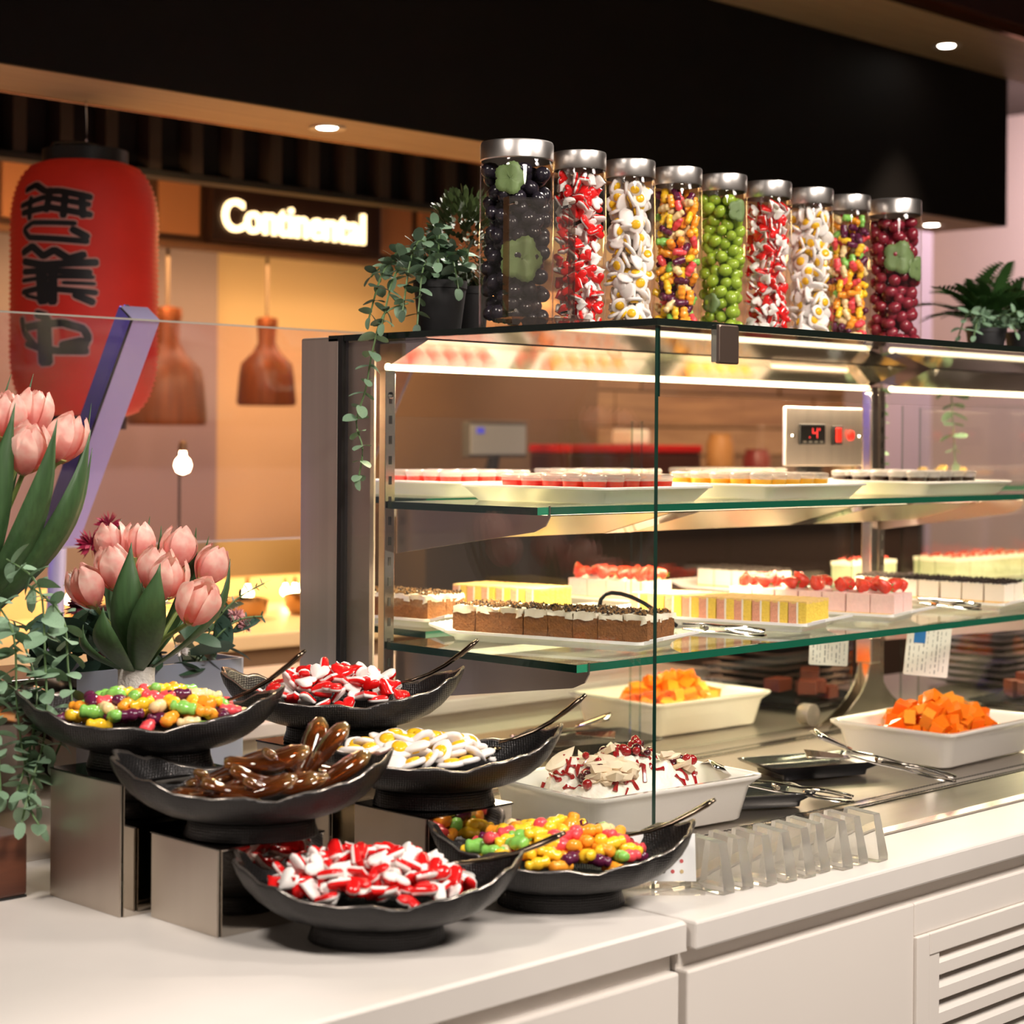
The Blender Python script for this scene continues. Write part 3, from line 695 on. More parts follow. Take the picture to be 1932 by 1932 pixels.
# stacks of black plates
for k in range(9):
    plate((2.16 + R(-.004, .004), .70 + R(-.004, .004), DZ + k * .0175), .02 * R(-1, 1), .15, .11, .017, 'black plate in the tall stack at the far end of the deck', grp='stacked black plates at the far end')
for k in range(12):
    plate((1.62 + R(-.004, .004), .99 + R(-.004, .004), DZ + .0 + k * .0175), .02 * R(-1, 1), .16, .12, .017, 'black plate in the stack behind the steel foot', grp='stacked black plates behind the foot') if k < 12 else None
BRICKR = mat('red_brown_cake', (.085, .014, .006), .4, sss=.2, noise_amt=.3)
for i, (x, y) in enumerate(((1.85, .42), (1.47, .80))):
    p_ = plate((x, y, DZ), .1, .15, .10, .02, ('black tray of dark red jelly beside the far stack', 'black tray of dark red jelly in front of the plate stack')[i])
    tj = thing('red_jelly_block', ('dark red jelly heaped on the tray beside the far stack', 'dark red jelly heaped on the tray before the plate stack')[i], 'jelly', (x, y, DZ + .016), .1)
    for k in range(8):
        ob('cube', MB().box(-.03, .03, -.02, .02, -.008, .020), BRICKR, tj, loc=(R(-.07, .07), R(-.045, .045), .010 + .016 * (k % 3)), rot=(0, 0, R(0, 3)))

# ---------------------------------------------------------------- trays on the middle shelf with portion cups
def flat_tray(loc, rz, hx, hy, h, label):
    lv = [(hx - .026, hy - .026, .012, 0), (hx - .022, hy - .022, .014, .003), (hx - .006, hy - .006, .018, h - .006), (hx, hy, .020, h - .004), (hx, hy, .020, h - .001), (hx - .006, hy - .006, .018, h), (hx - .012, hy - .012, .016, h - .004), (hx - .028, hy - .028, .012, .008), (hx - .035, hy - .035, .012, .007)]
    return ob('white_tray', rrloft(lv, 4), WPLAST, None, 50, loc=loc, rot=(0, 0, rz), label=label, cat='tray', group='white trays of portion cups')
LIDC = glassmat('cup_lid', (.95, .94, .93), .16, 1., .15)
milky('cup_lid', .30)
cup_me = {}
for nm, c in (('red', (.72, .03, .015)), ('yellow', (.95, .48, .03)), ('chocolate', (.035, .016, .010)), ('orange', (.92, .25, .02))):
    cm = mat('cup_' + nm, c, .15, 0, .5, coat=.4)
    cup_me[nm] = (MB().lathe([(.0165, 0), (.018, .002), (.0205, .0245), (.0205, .025)], 14).mesh('cup_body', cm, True),)
lid_me = MB().lathe([(.0205, .0248), (.0208, .029), (.0222, .030), (.0222, .034), (.0205, .0345), (.019, .0365), (.0185, .0365), (.002, .0355)], 14, cap0=False).mesh('lid', LIDC, True)
def cups(cx, cy, rz, hx, hy, z, col, where, skip=None, cols=None):
    nx = int(2 * (hx - .014) / .0452); ny = int(2 * (hy - .014) / .0452); c, s = math.cos(rz), math.sin(rz)
    for i in range(nx):
        for j in range(ny):
            x = (i - (nx - 1) / 2) * .0452 + R(-.0006, .0006); y = (j - (ny - 1) / 2) * .0452 + R(-.0006, .0006)
            if skip and skip(i, j): continue
            kcol = col
            t = thing('portion_cup', '%s dessert cup with clear lid %s' % (kcol, where), 'dessert cup', (cx + x * c - y * s, cy + x * s + y * c, z), R(0, 6), 'lidded %s cups %s' % (kcol, where))
            t.rotation_euler = (R(-.03, .03), R(-.03, .03), R(0, 6))
            link('cup_body', cup_me[kcol][0], t); link('lid', lid_me, t)
TZ = ZM + .0005
def cup_tray(cx, cy, rz, hx, hy, col, where, label):
    flat_tray((cx, cy, TZ), rz, hx, hy, .028, label)
    cups(cx, cy, rz, hx - .020, hy - .020, TZ + .0105, col, where)
cup_tray(.235, .358, .06, .155, .165, 'red', 'on the front tray nearest the steel column', 'white tray full of red cups on the middle shelf')
cup_tray(.690, .358, .03, .160, .165, 'yellow', 'on the middle tray of the front shelf', 'white tray full of yellow cups on the middle shelf')
cup_tray(1.210, .358, .0, .165, .165, 'chocolate', 'on the front tray beside the control panel', 'white tray full of chocolate cups on the middle shelf')
cup_tray(.330, .775, .0, .16, .14, 'red', 'on the back tray nearest the column', 'white tray of red cups on the back shelf')
cup_tray(.720, .775, .0, .16, .14, 'orange', 'on the back tray behind the red cups', 'white tray of orange cups on the back shelf')
cup_tray(1.15, .775, .0, .16, .14, 'yellow', 'on the back tray behind the control panel', 'white tray of yellow cups on the back shelf')
WAFER = mat('wafer', (.80, .48, .12), .6, noise_amt=.2)
for k in range(5):
    ob('finger_biscuit', rrloft([(.05, .010, .01, -.006), (.055, .012, .012, 0), (.05, .010, .01, .006)], 4), WAFER, None, True, loc=(1.86 + .045 * k, .74 + .03 * (k % 2), TZ + .022 + .006 * (k % 3)), rot=(0, -.22, .35),
       label='golden finger biscuit on the far end of the back shelf', cat='biscuit', group='finger biscuits at the far end')

# ---------------------------------------------------------------- trays of cake on the lower shelf
TL = ZL + .0005
def cake_tray(loc, rz, hx, hy, label):
    t = thing('cake_tray', label, 'tray', loc, rz, 'long white cake trays')
    lv = [(hx - .014, hy - .014, .008, 0), (hx - .012, hy - .012, .010, .005), (hx, hy, .012, .012), (hx, hy, .012, .0165), (hx - .006, hy - .006, .010, .0165), (hx - .014, hy - .014, .008, .011), (hx - .03, hy - .03, .008, .010)]
    ob('tray_body', rrloft(lv, 3), WPLAST, t, 40)
    for sg_ in (-1, 1):
        h_ = MB(); n = 7; rings = []
        for x in (-hx * .86, hx * .86):
            rings.append([(x, sg_ * (hy - .004), .010), (x, sg_ * (hy + .034), .0215), (x, sg_ * (hy + .034), .0255), (x, sg_ * (hy - .004), .0165)])
        h_.loft(rings)
        for k in range(n):
            x = -hx * .66 + k * hx * 1.32 / (n - 1)
            h_.loft([[(x - .002, sg_ * (hy + .002), .0175), (x + .002, sg_ * (hy + .002), .0175), (x, sg_ * (hy + .002), .0195)], [(x - .002, sg_ * (hy + .033), .0250), (x + .002, sg_ * (hy + .033), .0250), (x, sg_ * (hy + .033), .0272)]])
        ob('handle', h_, WPLAST, t)
    return t
ORD = ['first', 'second', 'third', 'fourth', 'fifth', 'sixth', 'seventh', 'eighth', 'ninth', 'tenth']
def nth(i, j, nx): return '%s from front, %s row' % (ORD[j], ('column side', 'far')[i] if nx == 2 else '')
def place(cx, cy, rz, x, y): return (cx + x * math.cos(rz) - y * math.sin(rz), cy + x * math.sin(rz) + y * math.cos(rz))
SPONGE = mat('carrot_sponge', (.21, .080, .020), .85, noise_amt=.5, noise_scale=140, bump=1., bump_scale=260)
ICING = mat('cream_icing', (.82, .74, .58), .4, sss=.2, ssr=(.5, .4, .3), bump=.2, bump_scale=120)
NUTS = mat('chopped_nuts', (.20, .10, .03), .7, noise_amt=.7, noise_scale=200)
BROWNC = mat('cocoa_crumb', (.022, .011, .007), .7)
def rough_box(x0, x1, y0, y1, z0, z1, j, nx=4, ny=4, nz=3, fr=160):
    mb = MB(); sd_ = R(0, 50)
    def P(a, b, c): 
        p = Vector((x0 + (x1 - x0) * a, y0 + (y1 - y0) * b, z0 + (z1 - z0) * c)); n_ = noise.noise_vector(p * fr + Vector((j * 999 + sd_, sd_, 0))) * j
        return p + n_
    for ax in range(3):
        for sd in (0, 1):
            na, nb = ((ny, nz), (nx, nz), (nx, ny))[ax]; vs = []; fs = []
            for i in range(na + 1):
                for k in range(nb + 1):
                    a, b = i / na, k / nb
                    vs.append(P(*((sd, a, b), (a, sd, b), (a, b, sd))[ax]))
            for i in range(na):
                for k in range(nb):
                    f = (i * (nb + 1) + k, (i + 1) * (nb + 1) + k, (i + 1) * (nb + 1) + k + 1, i * (nb + 1) + k + 1)
                    fs.append(f if (sd == 1) ^ (ax == 1) else f[::-1])
            mb.add(vs, fs)
    return mb
def crumbs(hx, hy, z, n, sz, seed):
    mb = MB()
    for k in range(n):
        x, y, q = R(-hx, hx), R(-hy, hy), R(.5, 1) * sz
        mb.add([(-q, -q * .7, -q * .5), (q, -q * .6, -q * .5), (q * .2, q, -q * .5), (0, 0, q * .8)], [(0, 2, 1), (0, 1, 3), (1, 2, 3), (2, 0, 3)], 0, Matrix.Translation((x, y, z + R(-.001, .003))) @ rot_m(R(0, 3), R(0, 3), R(0, 6)))
    return mb
# carrot cake pieces
car_v = []
for k in range(5):
    sp = rough_box(-.0245, .0245, -.0225, .0225, 0, .037, .0016, 6, 6, 5).mesh('sponge', SPONGE)
    ic = rough_box(-.0250, .0250, -.0230, .0230, .0325 + R(0, .003), .0445, .0055, 9, 9, 3, 62).mesh('icing', ICING, 'all')
    nu = crumbs(.022, .020, .046, 50, .0038, k).mesh('nut_crumbs', [NUTS])
    nd = crumbs(.022, .020, .046, 26, .0036, k).mesh('cocoa_crumbs', [BROWNC])
    car_v.append((sp, ic, nu, nd))
def carrot(cx, cy, rz, nx, ny, where, grp):
    for i in range(nx):
        for j in range(ny):
            x, y = (i - (nx - 1) / 2) * .0510, (j - (ny - 1) / 2) * .0465
            p = place(cx, cy, rz, x, y)
            t = thing('carrot_cake_square', 'carrot cake square %s, %s' % (where, nth(i, j, nx)), 'cake', (*p, TL + .0118), rz + R(-.03, .03), grp)
            v = random.choice(car_v)
            link('sponge', v[0], t); link('icing', v[1], t); link('nut_crumbs', v[2], t, kind='stuff'); link('cocoa_crumbs', v[3], t, kind='stuff')
RZ1 = .26
cake_tray((.150, .335, TL), RZ1, .080, .188, 'white tray of carrot cake squares at the near end of the lower shelf')
carrot(.150, .335, RZ1, 2, 8, 'on the front tray', 'carrot cake squares on the front tray')
cake_tray((.190, .775, TL), .10, .075, .120, 'white tray of carrot cake on the back shelf')
carrot(.190, .765, .10, 2, 4, 'on the back tray', 'carrot cake squares on the back tray')
# two-colour sponge slices
YS = mat('yellow_sponge', (.82, .58, .08), .85, noise_amt=.2, noise_scale=150, bump=.8, bump_scale=280)
PS = mat('pink_sponge', (.72, .34, .20), .85, noise_amt=.2, noise_scale=150, bump=.8, bump_scale=280)
CRUST = mat('cake_crust', (.80, .52, .18), .7, noise_amt=.25, noise_scale=90)
bat = (rough_box(-.026, .026, -.0172, -.0016, 0, .040, .0010, 5, 2, 4).mesh('yellow_sponge', YS), rough_box(-.026, .026, .0016, .0172, 0, .040, .0010, 5, 2, 4).mesh('pink_sponge', PS),
       rough_box(-.0265, .0265, -.0016, .0016, .001, .041, .0008, 5, 1, 4).mesh('cream_layer', ICING), rough_box(-.026, .026, -.0175, .0175, .038, .043, .0012, 5, 5, 1).mesh('golden_crust', CRUST, 'all'))
def batten(cx, cy, rz, nx, ny, where, grp):
    for i in range(nx):
        for j in range(ny):
            x, y = (i - (nx - 1) / 2) * .0535, (j - (ny - 1) / 2) * .0355
            p = place(cx, cy, rz, x, y)
            t = thing('sponge_slice', 'yellow and pink sponge slice %s, %s' % (where, nth(i, j, nx)), 'cake', (*p, TL + .0118), rz + R(-.04, .04), grp)
            for nm, me in zip(('yellow_layer', 'pink_layer', 'cream_layer', 'golden_crust'), bat): link(nm, me, t)
cake_tray((.610, .345, TL), .24, .078, .185, 'white tray of yellow and pink sponge slices on the lower shelf')
batten(.610, .345, .24, 2, 10, 'on the front tray', 'sponge slices on the front tray')
cake_tray((.475, .780, TL), .15, .078, .130, 'white tray of sponge slices on the back shelf')
batten(.475, .780, .15, 2, 6, 'on the back tray', 'sponge slices on the back tray')
# strawberry mousse squares
PINKM = mat('pink_mousse', (.82, .56, .50), .55, sss=.2, ssr=(.6, .3, .25), noise_amt=.12, noise_scale=200)
STRAW = mat('strawberry', (.72, .045, .020), .22, 0, .6, coat=.4, noise_amt=.45, noise_scale=60, bump=.7, bump_scale=240)
HULL = mat('strawberry_leaf', (.10, .26, .03), .5)
STP = rough_box(-.0235, .0235, -.0235, .0235, .003, .040, .0008, 4, 4, 4).mesh('mousse', PINKM)
STB = MB().box(-.024, .024, -.024, .024, 0, .004).mesh('biscuit_base', CRUST)
sp_ = MB().lathe([(.001, -.023), (.005, -.018), (.0100, -.008), (.0125, .002), (.0105, .009), (.002, .012)], 12).mesh('strawberry', STRAW, True)
lf_ = MB()
for k in range(5):
    a = 2 * PI * k / 5
    lf_.add([(0, 0, .011), (math.cos(a - .3) * .006, math.sin(a - .3) * .006, .012), (math.cos(a) * .013, math.sin(a) * .013, .017), (math.cos(a + .3) * .006, math.sin(a + .3) * .006, .012)], [(0, 1, 2, 3)])
lf_ = lf_.mesh('leaf', HULL)
SWI = MB().sphere((0, 0, 0), .012, 10, 6, sc=(1, 1, .5)).mesh('cream_dollop', ICING, True)
def strawb(cx, cy, rz, nx, ny, where, grp):
    for i in range(nx):
        for j in range(ny):
            x, y = (i - (nx - 1) / 2) * .0495, (j - (ny - 1) / 2) * .0495
            p = place(cx, cy, rz, x, y)
            t = thing('strawberry_mousse_square', 'strawberry mousse square %s, %s' % (where, nth(i, j, nx)), 'cake', (*p, TL + .0118), rz + R(-.03, .03), grp)
            link('mousse', STP, t); link('biscuit_base', STB, t); link('cream_dollop', SWI, t, (0, 0, .042))
            for q in range(2):
                b = link('strawberry', sp_, t, ((-.008, .010)[q] + R(-.002, .002), R(-.008, .008), .053), (R(.5, 1.5) * random.choice((-1, 1)), R(-.5, .5) + PI, R(0, 6.3)), R(.9, 1.15))
                if R(0, 1) < .5: link('leaf', lf_, b)
cake_tray((.890, .340, TL), .22, .080, .180, 'white tray of strawberry mousse squares on the lower shelf')
strawb(.890, .340, .22, 2, 7, 'on the front tray', 'strawberry squares on the front tray')
cake_tray((.800, .785, TL), .10, .080, .125, 'white tray of strawberry mousse squares on the back shelf')
strawb(.800, .785, .10, 2, 4, 'on the back tray', 'strawberry squares on the back tray')
# chocolate topped cheesecake
CHEE = mat('cheesecake', (.86, .76, .62), .5, sss=.2, ssr=(.5, .4, .3))
CHP = rough_box(-.022, .022, -.022, .022, .005, .041, .0007, 4, 4, 4).mesh('filling', CHEE)
CHB = MB().box(-.0225, .0225, -.0225, .0225, 0, .006).mesh('biscuit_base', CRUST)
CHS = crumbs(.0225, .0225, .0435, 120, .0042, 1).mesh('chocolate_shavings', BROWNC)
def cheese(cx, cy, rz, nx, ny, where, grp):
    for i in range(nx):
        for j in range(ny):
            x, y = (i - (nx - 1) / 2) * .0475, (j - (ny - 1) / 2) * .0495
            p = place(cx, cy, rz, x, y)
            t = thing('cheesecake_square', 'chocolate topped cheesecake square %s, %s' % (where, nth(i, j, nx)), 'cake', (*p, TL + .0118), rz + R(-.06, .06), grp)
            link('filling', CHP, t); link('biscuit_base', CHB, t); link('chocolate_shavings', CHS, t, kind='stuff')
cake_tray((1.305, .330, TL), .10, .085, .180, 'white tray of chocolate topped cheesecake squares on the lower shelf')
cheese(1.300, .330, .10, 2, 7, 'on the front tray', 'cheesecake squares on the front tray')
cake_tray((1.22, .785, TL), .0, .085, .125, 'white tray of cheesecake squares on the back shelf')
cheese(1.22, .785, .0, 2, 4, 'on the back tray', 'cheesecake squares on the back tray')
# pale layered cakes at the far end
PALE = mat('pale_green_cake', (.40, .43, .25), .7, noise_amt=.2, noise_scale=60)
BERTOP = mat('red_topping', (.50, .05, .03), .3)
pc = (rough_box(-.03, .03, -.03, .03, 0, .05, .0012, 3, 3, 3).mesh('layers', PALE), rough_box(-.031, .031, -.031, .031, .046, .056, .0015, 3, 3, 1).mesh('icing', ICING, 'all'), crumbs(.027, .027, .058, 14, .006, 2).mesh('red_topping', BERTOP))
for i, (x, y, where, g_) in enumerate([(1.62 + .063 * k, .78, 'behind the steel upright', 'a') for k in range(3)] + [(1.95 + .063 * k, .70 + .063 * j, 'at the far end of the back shelf', 'b') for k in range(6) for j in range(2)]):
    t = thing('layer_cake_square', 'pale green layer cake square with red topping %s' % where, 'cake', (x, y, TL + .001), R(-.05, .05), 'layer cakes ' + where)
    link('layers', pc[0], t); link('icing', pc[1], t); link('red_topping', pc[2], t, kind='stuff')
tongs((.31, .205, 1.203), -.42, .16, 'thin steel tongs lying beside the carrot cake tray', head=False, pitch=.10)
tongs((1.06, .225, 1.203), -.42, .15, 'thin steel tongs lying beside the strawberry tray', head=False, pitch=.10)
tg = thing('cake_slice_tongs', 'black and steel cake tongs arching above the carrot cake', 'tongs', (.335, .42, TL + .002), -.5)
ob('handle', MB().tube([(0, 0, .01), (.001, 0, .038), (.004, 0, .054), (.012, 0, .063), (.024, 0, .066), (.042, 0, .064), (.062, 0, .058), (.085, 0, .047), (.11, 0, .031), (.15, 0, .004)], .004, 8, flat=.6), mat('tong_black', (.02, .02, .02), .25, .5), tg, True)
# ---------------------------------------------------------------- counter with slanted glass guard behind
gc = thing('guard_counter', 'pale counter behind the flowers carrying the slanted glass guard', 'counter')
box_ob('worktop', (-1.5, 1.55, 1.15, 1.92, .92, .95), mat('lilac_top', (.62, .55, .60), .3), gc, bevel=.004)
box_ob('cabinet', (-1.5, 1.52, 1.2, 1.9, 0, .918), LAMIN, gc)
gg = thing('glass_guard', 'slanted glass guard with aluminium post tinted as if lit purple above the pale counter', 'sneeze guard')
yt, zt, yb, zb_ = 1.189, 1.739, 1.474, 1.293
ob('glass_sheet', MB().add([(-1.4, yt, zt), (.62, yt, zt), (.62, yb, zb_), (-1.4, yb, zb_), (-1.4, yt + .006, zt + .004), (.62, yt + .006, zt + .004), (.62, yb + .006, zb_ + .004), (-1.4, yb + .006, zb_ + .004)],
   [(0, 1, 2, 3), (7, 6, 5, 4), (0, 4, 5, 1), (1, 5, 6, 2), (2, 6, 7, 3), (3, 7, 4, 0)], [0, 0, 1, 1, 1, 1]), [GGUARD, mat('pale_edge', (.45, .42, .36), .3)], gg)
ALU = mat('lilac_tinted_aluminium', (.50, .46, .74), .4, .4)  # purple light on the post is put into the base colour
dirv = Vector((0, yb - yt, zb_ - zt)).normalized(); nrm = Vector((0, dirv.z, -dirv.y))
def slant(x0, x1, n0, n1, m_, nm):
    vs = []
    for (yy, zz) in ((yt, zt), (yb, zb_)):
        for x, n_ in ((x0, n0), (x1, n0), (x1, n1), (x0, n1)):
            vs.append(Vector((x, yy, zz)) + nrm * n_)
    return ob(nm, MB().add(vs, [(0, 3, 2, 1), (4, 5, 6, 7), (0, 1, 5, 4), (1, 2, 6, 5), (2, 3, 7, 6), (3, 0, 4, 7)]), m_, gg)
slant(-.135, -.072, -.056, -.006, ALU, 'post'); slant(-.122, -.112, -.062, -.056, mat('post_groove', (.25, .24, .36), .3, .8), 'post_groove')
slant(-.141, -.135, -.050, -.002, BLKPL, 'post_seal')
ob('stand', MB().tube([(-.115, yb + .03, .951), (-.115, yb + .01, zb_ + .0)], .018, 10), ALU, gg, True)
ob('end_knob', MB().sphere((-.15, yb - .01, zb_), .014, 12, 8), CHROME, gg, True)

# ---------------------------------------------------------------- mirrored risers
def riser(x0, x1, y0, y1, h, label, mt=MIRROR, left=None):
    t = thing('mirror_riser', label, 'display riser', (0, 0, 0), group='mirror polished steel risers')
    e = .0025; z0 = .9004
    box_ob('top_plate', (x0, x1, y0, y1, z0 + h - e, z0 + h), mat('riser_top', (.10, .09, .085), .08, 1.), t, bevel=.001)
    for b in ((x0, x0 + e, y0 + .004, y1 - .004), (x1 - e, x1, y0 + .004, y1 - .004), (x0 + .004, x1 - .004, y0, y0 + e), (x0 + .004, x1 - .004, y1 - e, y1)):
        box_ob('side_plate', (*b, z0, z0 + h - e), BRUSH if b[0] == x0 else mt, t)
riser(-.805, -.625, .203, .377, .1715, 'tall mirror riser under the mixed jelly sweets beside the wood block')
riser(-.773, -.606, .037, .187, .1094, 'low mirror riser under the brown cola sweets')
riser(-.457, -.293, .005, .158, .1094, 'low mirror riser under the fried egg sweets')
riser(-.460, -.285, .203, .377, .1715, 'tall mirror riser under the far bowl of heart sweets')
riser(-1.02, -.640, .570, .74, .265, 'tallest mirror riser behind the green garland')
ob('plant_plinth', rrloft([(.07, .07, .01, 0), (.07, .07, .01, .211), (.066, .066, .01, .214)], 3), mat('plinth_grey', (.35, .33, .34), .5), None, True, loc=(-.535, .60, .9004), label='grey plinth under the pot of pink tulips', cat='plinth')
wb = box_ob('wood_block', (-1.45, -.832, .385, .56, .9035, .986), woodmat('walnut', (.065, .018, .009), (.13, .040, .018), (2, 14, 14), .4), None, bevel=.004, label='dark reddish wooden block beside the tall mirror riser', cat='wood block')
box_ob('rubber_foot', (-1.45, -.832, .387, .55, .9005, .9035), BLKPL, wb)

# ---------------------------------------------------------------- black leaf shaped bowls
mt, nt, b = nodes('black_bowl'); BOWLM = mt
b.inputs['Base Color'].default_value = (.034, .032, .032, 1); b.inputs['Metallic'].default_value = .65; b.inputs['Roughness'].default_value = .32
tc = nt.nodes.new('ShaderNodeTexCoord'); w1 = nt.nodes.new('ShaderNodeTexWave'); w1.inputs['Scale'].default_value = 95; w1.inputs['Distortion'].default_value = 1.5; w1.bands_direction = 'X'
w2_ = nt.nodes.new('ShaderNodeTexWave'); w2_.inputs['Scale'].default_value = 95; w2_.inputs['Distortion'].default_value = 1.5; w2_.bands_direction = 'Z'
ad = nt.nodes.new('ShaderNodeMath'); ad.operation = 'ADD'; bp = nt.nodes.new('ShaderNodeBump'); bp.inputs['Strength'].default_value = .35; bp.inputs['Distance'].default_value = .0010
for w_ in (w1, w2_): nt.links.new(tc.outputs['Object'], w_.inputs[0])
nt.links.new(w1.outputs['Fac'], ad.inputs[0]); nt.links.new(w2_.outputs['Fac'], ad.inputs[1]); nz_ = nt.nodes.new('ShaderNodeTexNoise'); nz_.inputs['Scale'].default_value = 420; a3 = nt.nodes.new('ShaderNodeMath'); a3.operation = 'MULTIPLY_ADD'; a3.inputs[1].default_value = 2.2; nt.links.new(tc.outputs['Object'], nz_.inputs[0]); nt.links.new(nz_.outputs[0], a3.inputs[0]); nt.links.new(ad.outputs[0], a3.inputs[2]); nt.links.new(a3.outputs[0], bp.inputs['Height']); nt.links.new(bp.outputs[0], b.inputs['Normal'])
BRIM = mat('bowl_rim', (.34, .30, .27), .25, .9)
def sgnpow(v, p): return math.copysign(abs(v) ** p, v)
def bowl_ring(t, off, zoff, n=64):
    out = []
    for k in range(n):
        a = 2 * PI * k / n; c, s = math.cos(a), math.sin(a)
        sc_ = 1 + .018 * math.sin(11 * a + 1) * t + .012 * math.sin(17 * a) * t
        q_ = math.sin(t * PI / 2); A = .086 + (.177 - .086) * (.8 * q_ + .2 * t); B = .062 + (.112 - .062) * q_ ** .9
        zr = .064 + .040 * abs(c) ** 2.1 + .0028 * math.sin(11 * a + 1) + .0016 * math.sin(19 * a)
        z = .026 + (zr - .026) * (.72 * (1 - math.cos(t * PI / 2)) + .28 * t)
        x, y = (A * sc_ - off) * sgnpow(c, .92), (B * sc_ - off) * sgnpow(s, .96)
        out.append((x, y, z + zoff))
    return out
rings = [bowl_ring(t, 0, 0) for t in (0, .12, .25, .4, .55, .7, .85, .95, 1)] + [bowl_ring(1, .0025, .0015)] + [bowl_ring(t, .006, .0) for t in (.97, .85, .7, .5, .3, .12)] + [[(x * .4, y * .4, .030) for x, y, z in bowl_ring(0, 0, 0)]]
bmb = MB(); bmb.loft(rings, mis=[0] * 8 + [1, 1] + [0] * 8)
BOWLB = bmb.mesh('bowl_body', [BOWLM, BRIM], 'all')
fr = []
for k_, z in ((1.0, 0), (1.02, .002), (.97, .015), (.96, .027)):
    fr.append([(.084 * k_ * math.cos(2 * PI * q / 48), .061 * k_ * math.sin(2 * PI * q / 48), z) for q in range(48)])
BOWLF = MB().loft(fr).mesh('foot', BOWLM, 'all')
def bowl(x, y, z, rz, label):
    t = thing('leaf_bowl', label, 'bowl', (x, y, z), rz, 'black leaf shaped sweet bowls')
    link('bowl_body', BOWLB, t); link('foot', BOWLF, t)
    return t
Q = -PI / 4
BW = {1: (-.634, -.099, .9004, Q + .02), 2: (-.336, -.128, .9004, Q + .06), 3: (-.700, .295, 1.0722, Q + .0), 4: (-.692, .080, 1.0102, Q + .06), 5: (-.372, .285, 1.0722, Q + .05), 6: (-.380, .075, 1.0102, Q + .08)}
bowl(*BW[1], 'black leaf shaped bowl of heart sweets standing at the counter front')
bowl(*BW[2], 'black leaf shaped bowl of orange and yellow jelly sweets by the acrylic blocks')
bowl(*BW[3], 'black leaf shaped bowl of mixed jelly sweets on the tall riser')
bowl(*BW[4], 'black leaf shaped bowl of brown cola sweets')
bowl(*BW[5], 'black leaf shaped bowl of heart sweets on the riser near the column')
bowl(*BW[6], 'black leaf shaped bowl of fried egg sweets')
def spoon(k, p0, p1, label, lift=.0):
    x, y, z, rz = BW[k]
    t = thing('serving_spoon', label, 'spoon', (x, y, z), rz)
    a, b_ = Vector(p0), Vector(p1); d = b_ - a
    pts = [a + d * q + Vector((0, 0, .012 * math.sin(q * PI) * -1)) for q in (0, .2, .4, .6, .8, .92, 1)]
    ob('handle', MB().tube(pts, [.004, .0045, .0052, .0064, .0078, .0082, .005], 10, flat=.5), DARKMET, t, 'all')
    ob('spoon_bowl', MB().lathe([(.003, -.006), (.014, -.003), (.018, .003), (.017, .003), (.013, -.001), (.003, -.004)], 18, sx=1.35, M=Matrix.Translation(a - d.normalized() * .022)), DARKMET, t, True)
spoon(1, (.075, .010, .092), (.232, .020, .128), 'dark metal serving spoon in the front bowl of heart sweets')
spoon(2, (.060, .005, .085), (.206, .0, .137), 'dark metal serving spoon in the orange and yellow jelly sweets')
spoon(3, (.085, .010, .082), (.208, .010, .156), 'dark metal serving spoon in the mixed jelly sweets')
spoon(5, (.080, .010, .082), (.200, .004, .148), 'dark metal serving spoon in the far bowl of heart sweets')
spoon(6, (.090, .010, .082), (.212, .004, .150), 'dark metal serving spoon in the fried egg sweets')

# ---------------------------------------------------------------- sweets
HRED = mat('heart_red', (.72, .012, .012), .18, 0, .55, sss=.25, ssr=(1, .1, .08), sub_scale=.006, coat=.3)
HWHT = mat('foam_white', (.86, .80, .76), .5, sss=.15, ssr=(.5, .4, .4), sub_scale=.006)
YOLK = mat('yolk_yellow', (.88, .50, .02), .2, 0, .5, sss=.2, ssr=(1, .6, .1), sub_scale=.006)
hp = []
for k in range(18):
    t = 2 * PI * k / 18
    hp.append((16 * math.sin(t) ** 3 / 32, (13 * math.cos(t) - 5 * math.cos(2 * t) - 2 * math.cos(3 * t) - math.cos(4 * t) + 2.2) / 32))
hp = hp[::-1]
hm = MB(); hm.loft([[(x * f, y * f, z) for x, y in hp] for f, z in ((.84, -.13), (.98, -.08), (1, -.005), (.98, .05), (.88, .125), (.5, .165))], mis=[0, 0, 1, 1, 1, 1])
HEART = hm.mesh('heart_sweet', [HWHT, HRED], 'all')
ep = [(math.cos(2 * PI * k / 14) * (.5 + .05 * math.sin(3 * 2 * PI * k / 14)), math.sin(2 * PI * k / 14) * (.46 + .05 * math.cos(2 * 2 * PI * k / 14))) for k in range(14)]
em_ = MB(); em_.loft([[(x * f, y * f, z) for x, y in ep] for f, z in ((.8, -.10), (1, -.04), (1, .03), (.85, .09))])
em_.lathe([(.27, .07), (.24, .16), (.12, .20)], 12, 1, cap0=False)
EGG = em_.mesh('egg_sweet', [HWHT, YOLK], 'all')
JCOL = {'red': (.85, .085, .10), 'orange': (.97, .36, .03), 'yellow': (.97, .58, .03), 'green': (.25, .56, .11), 'purple': (.11, .012, .05), 'cream': (.88, .66, .34)}
jl = MB(); jr = [(.04, -.5), (.17, -.46), (.215, -.36), (.18, -.22), (.215, -.10), (.235, .02), (.205, .16), (.15, .24), (.185, .33), (.17, .44), (.04, .5)]
jl.lathe(jr, 9, M=rot_m(0, PI / 2, 0)); jl.v = [(x, y * 1.3, z * 1.12) for x, y, z in jl.v]
JELLY = {}
for k, c in JCOL.items():
    JELLY[k] = jl.mesh('jelly_sweet', mat('jelly_' + k, c, .22, 0, .5, sss=.35, ssr=(1, .6, .4), sub_scale=.008, coat=.25), 'all')
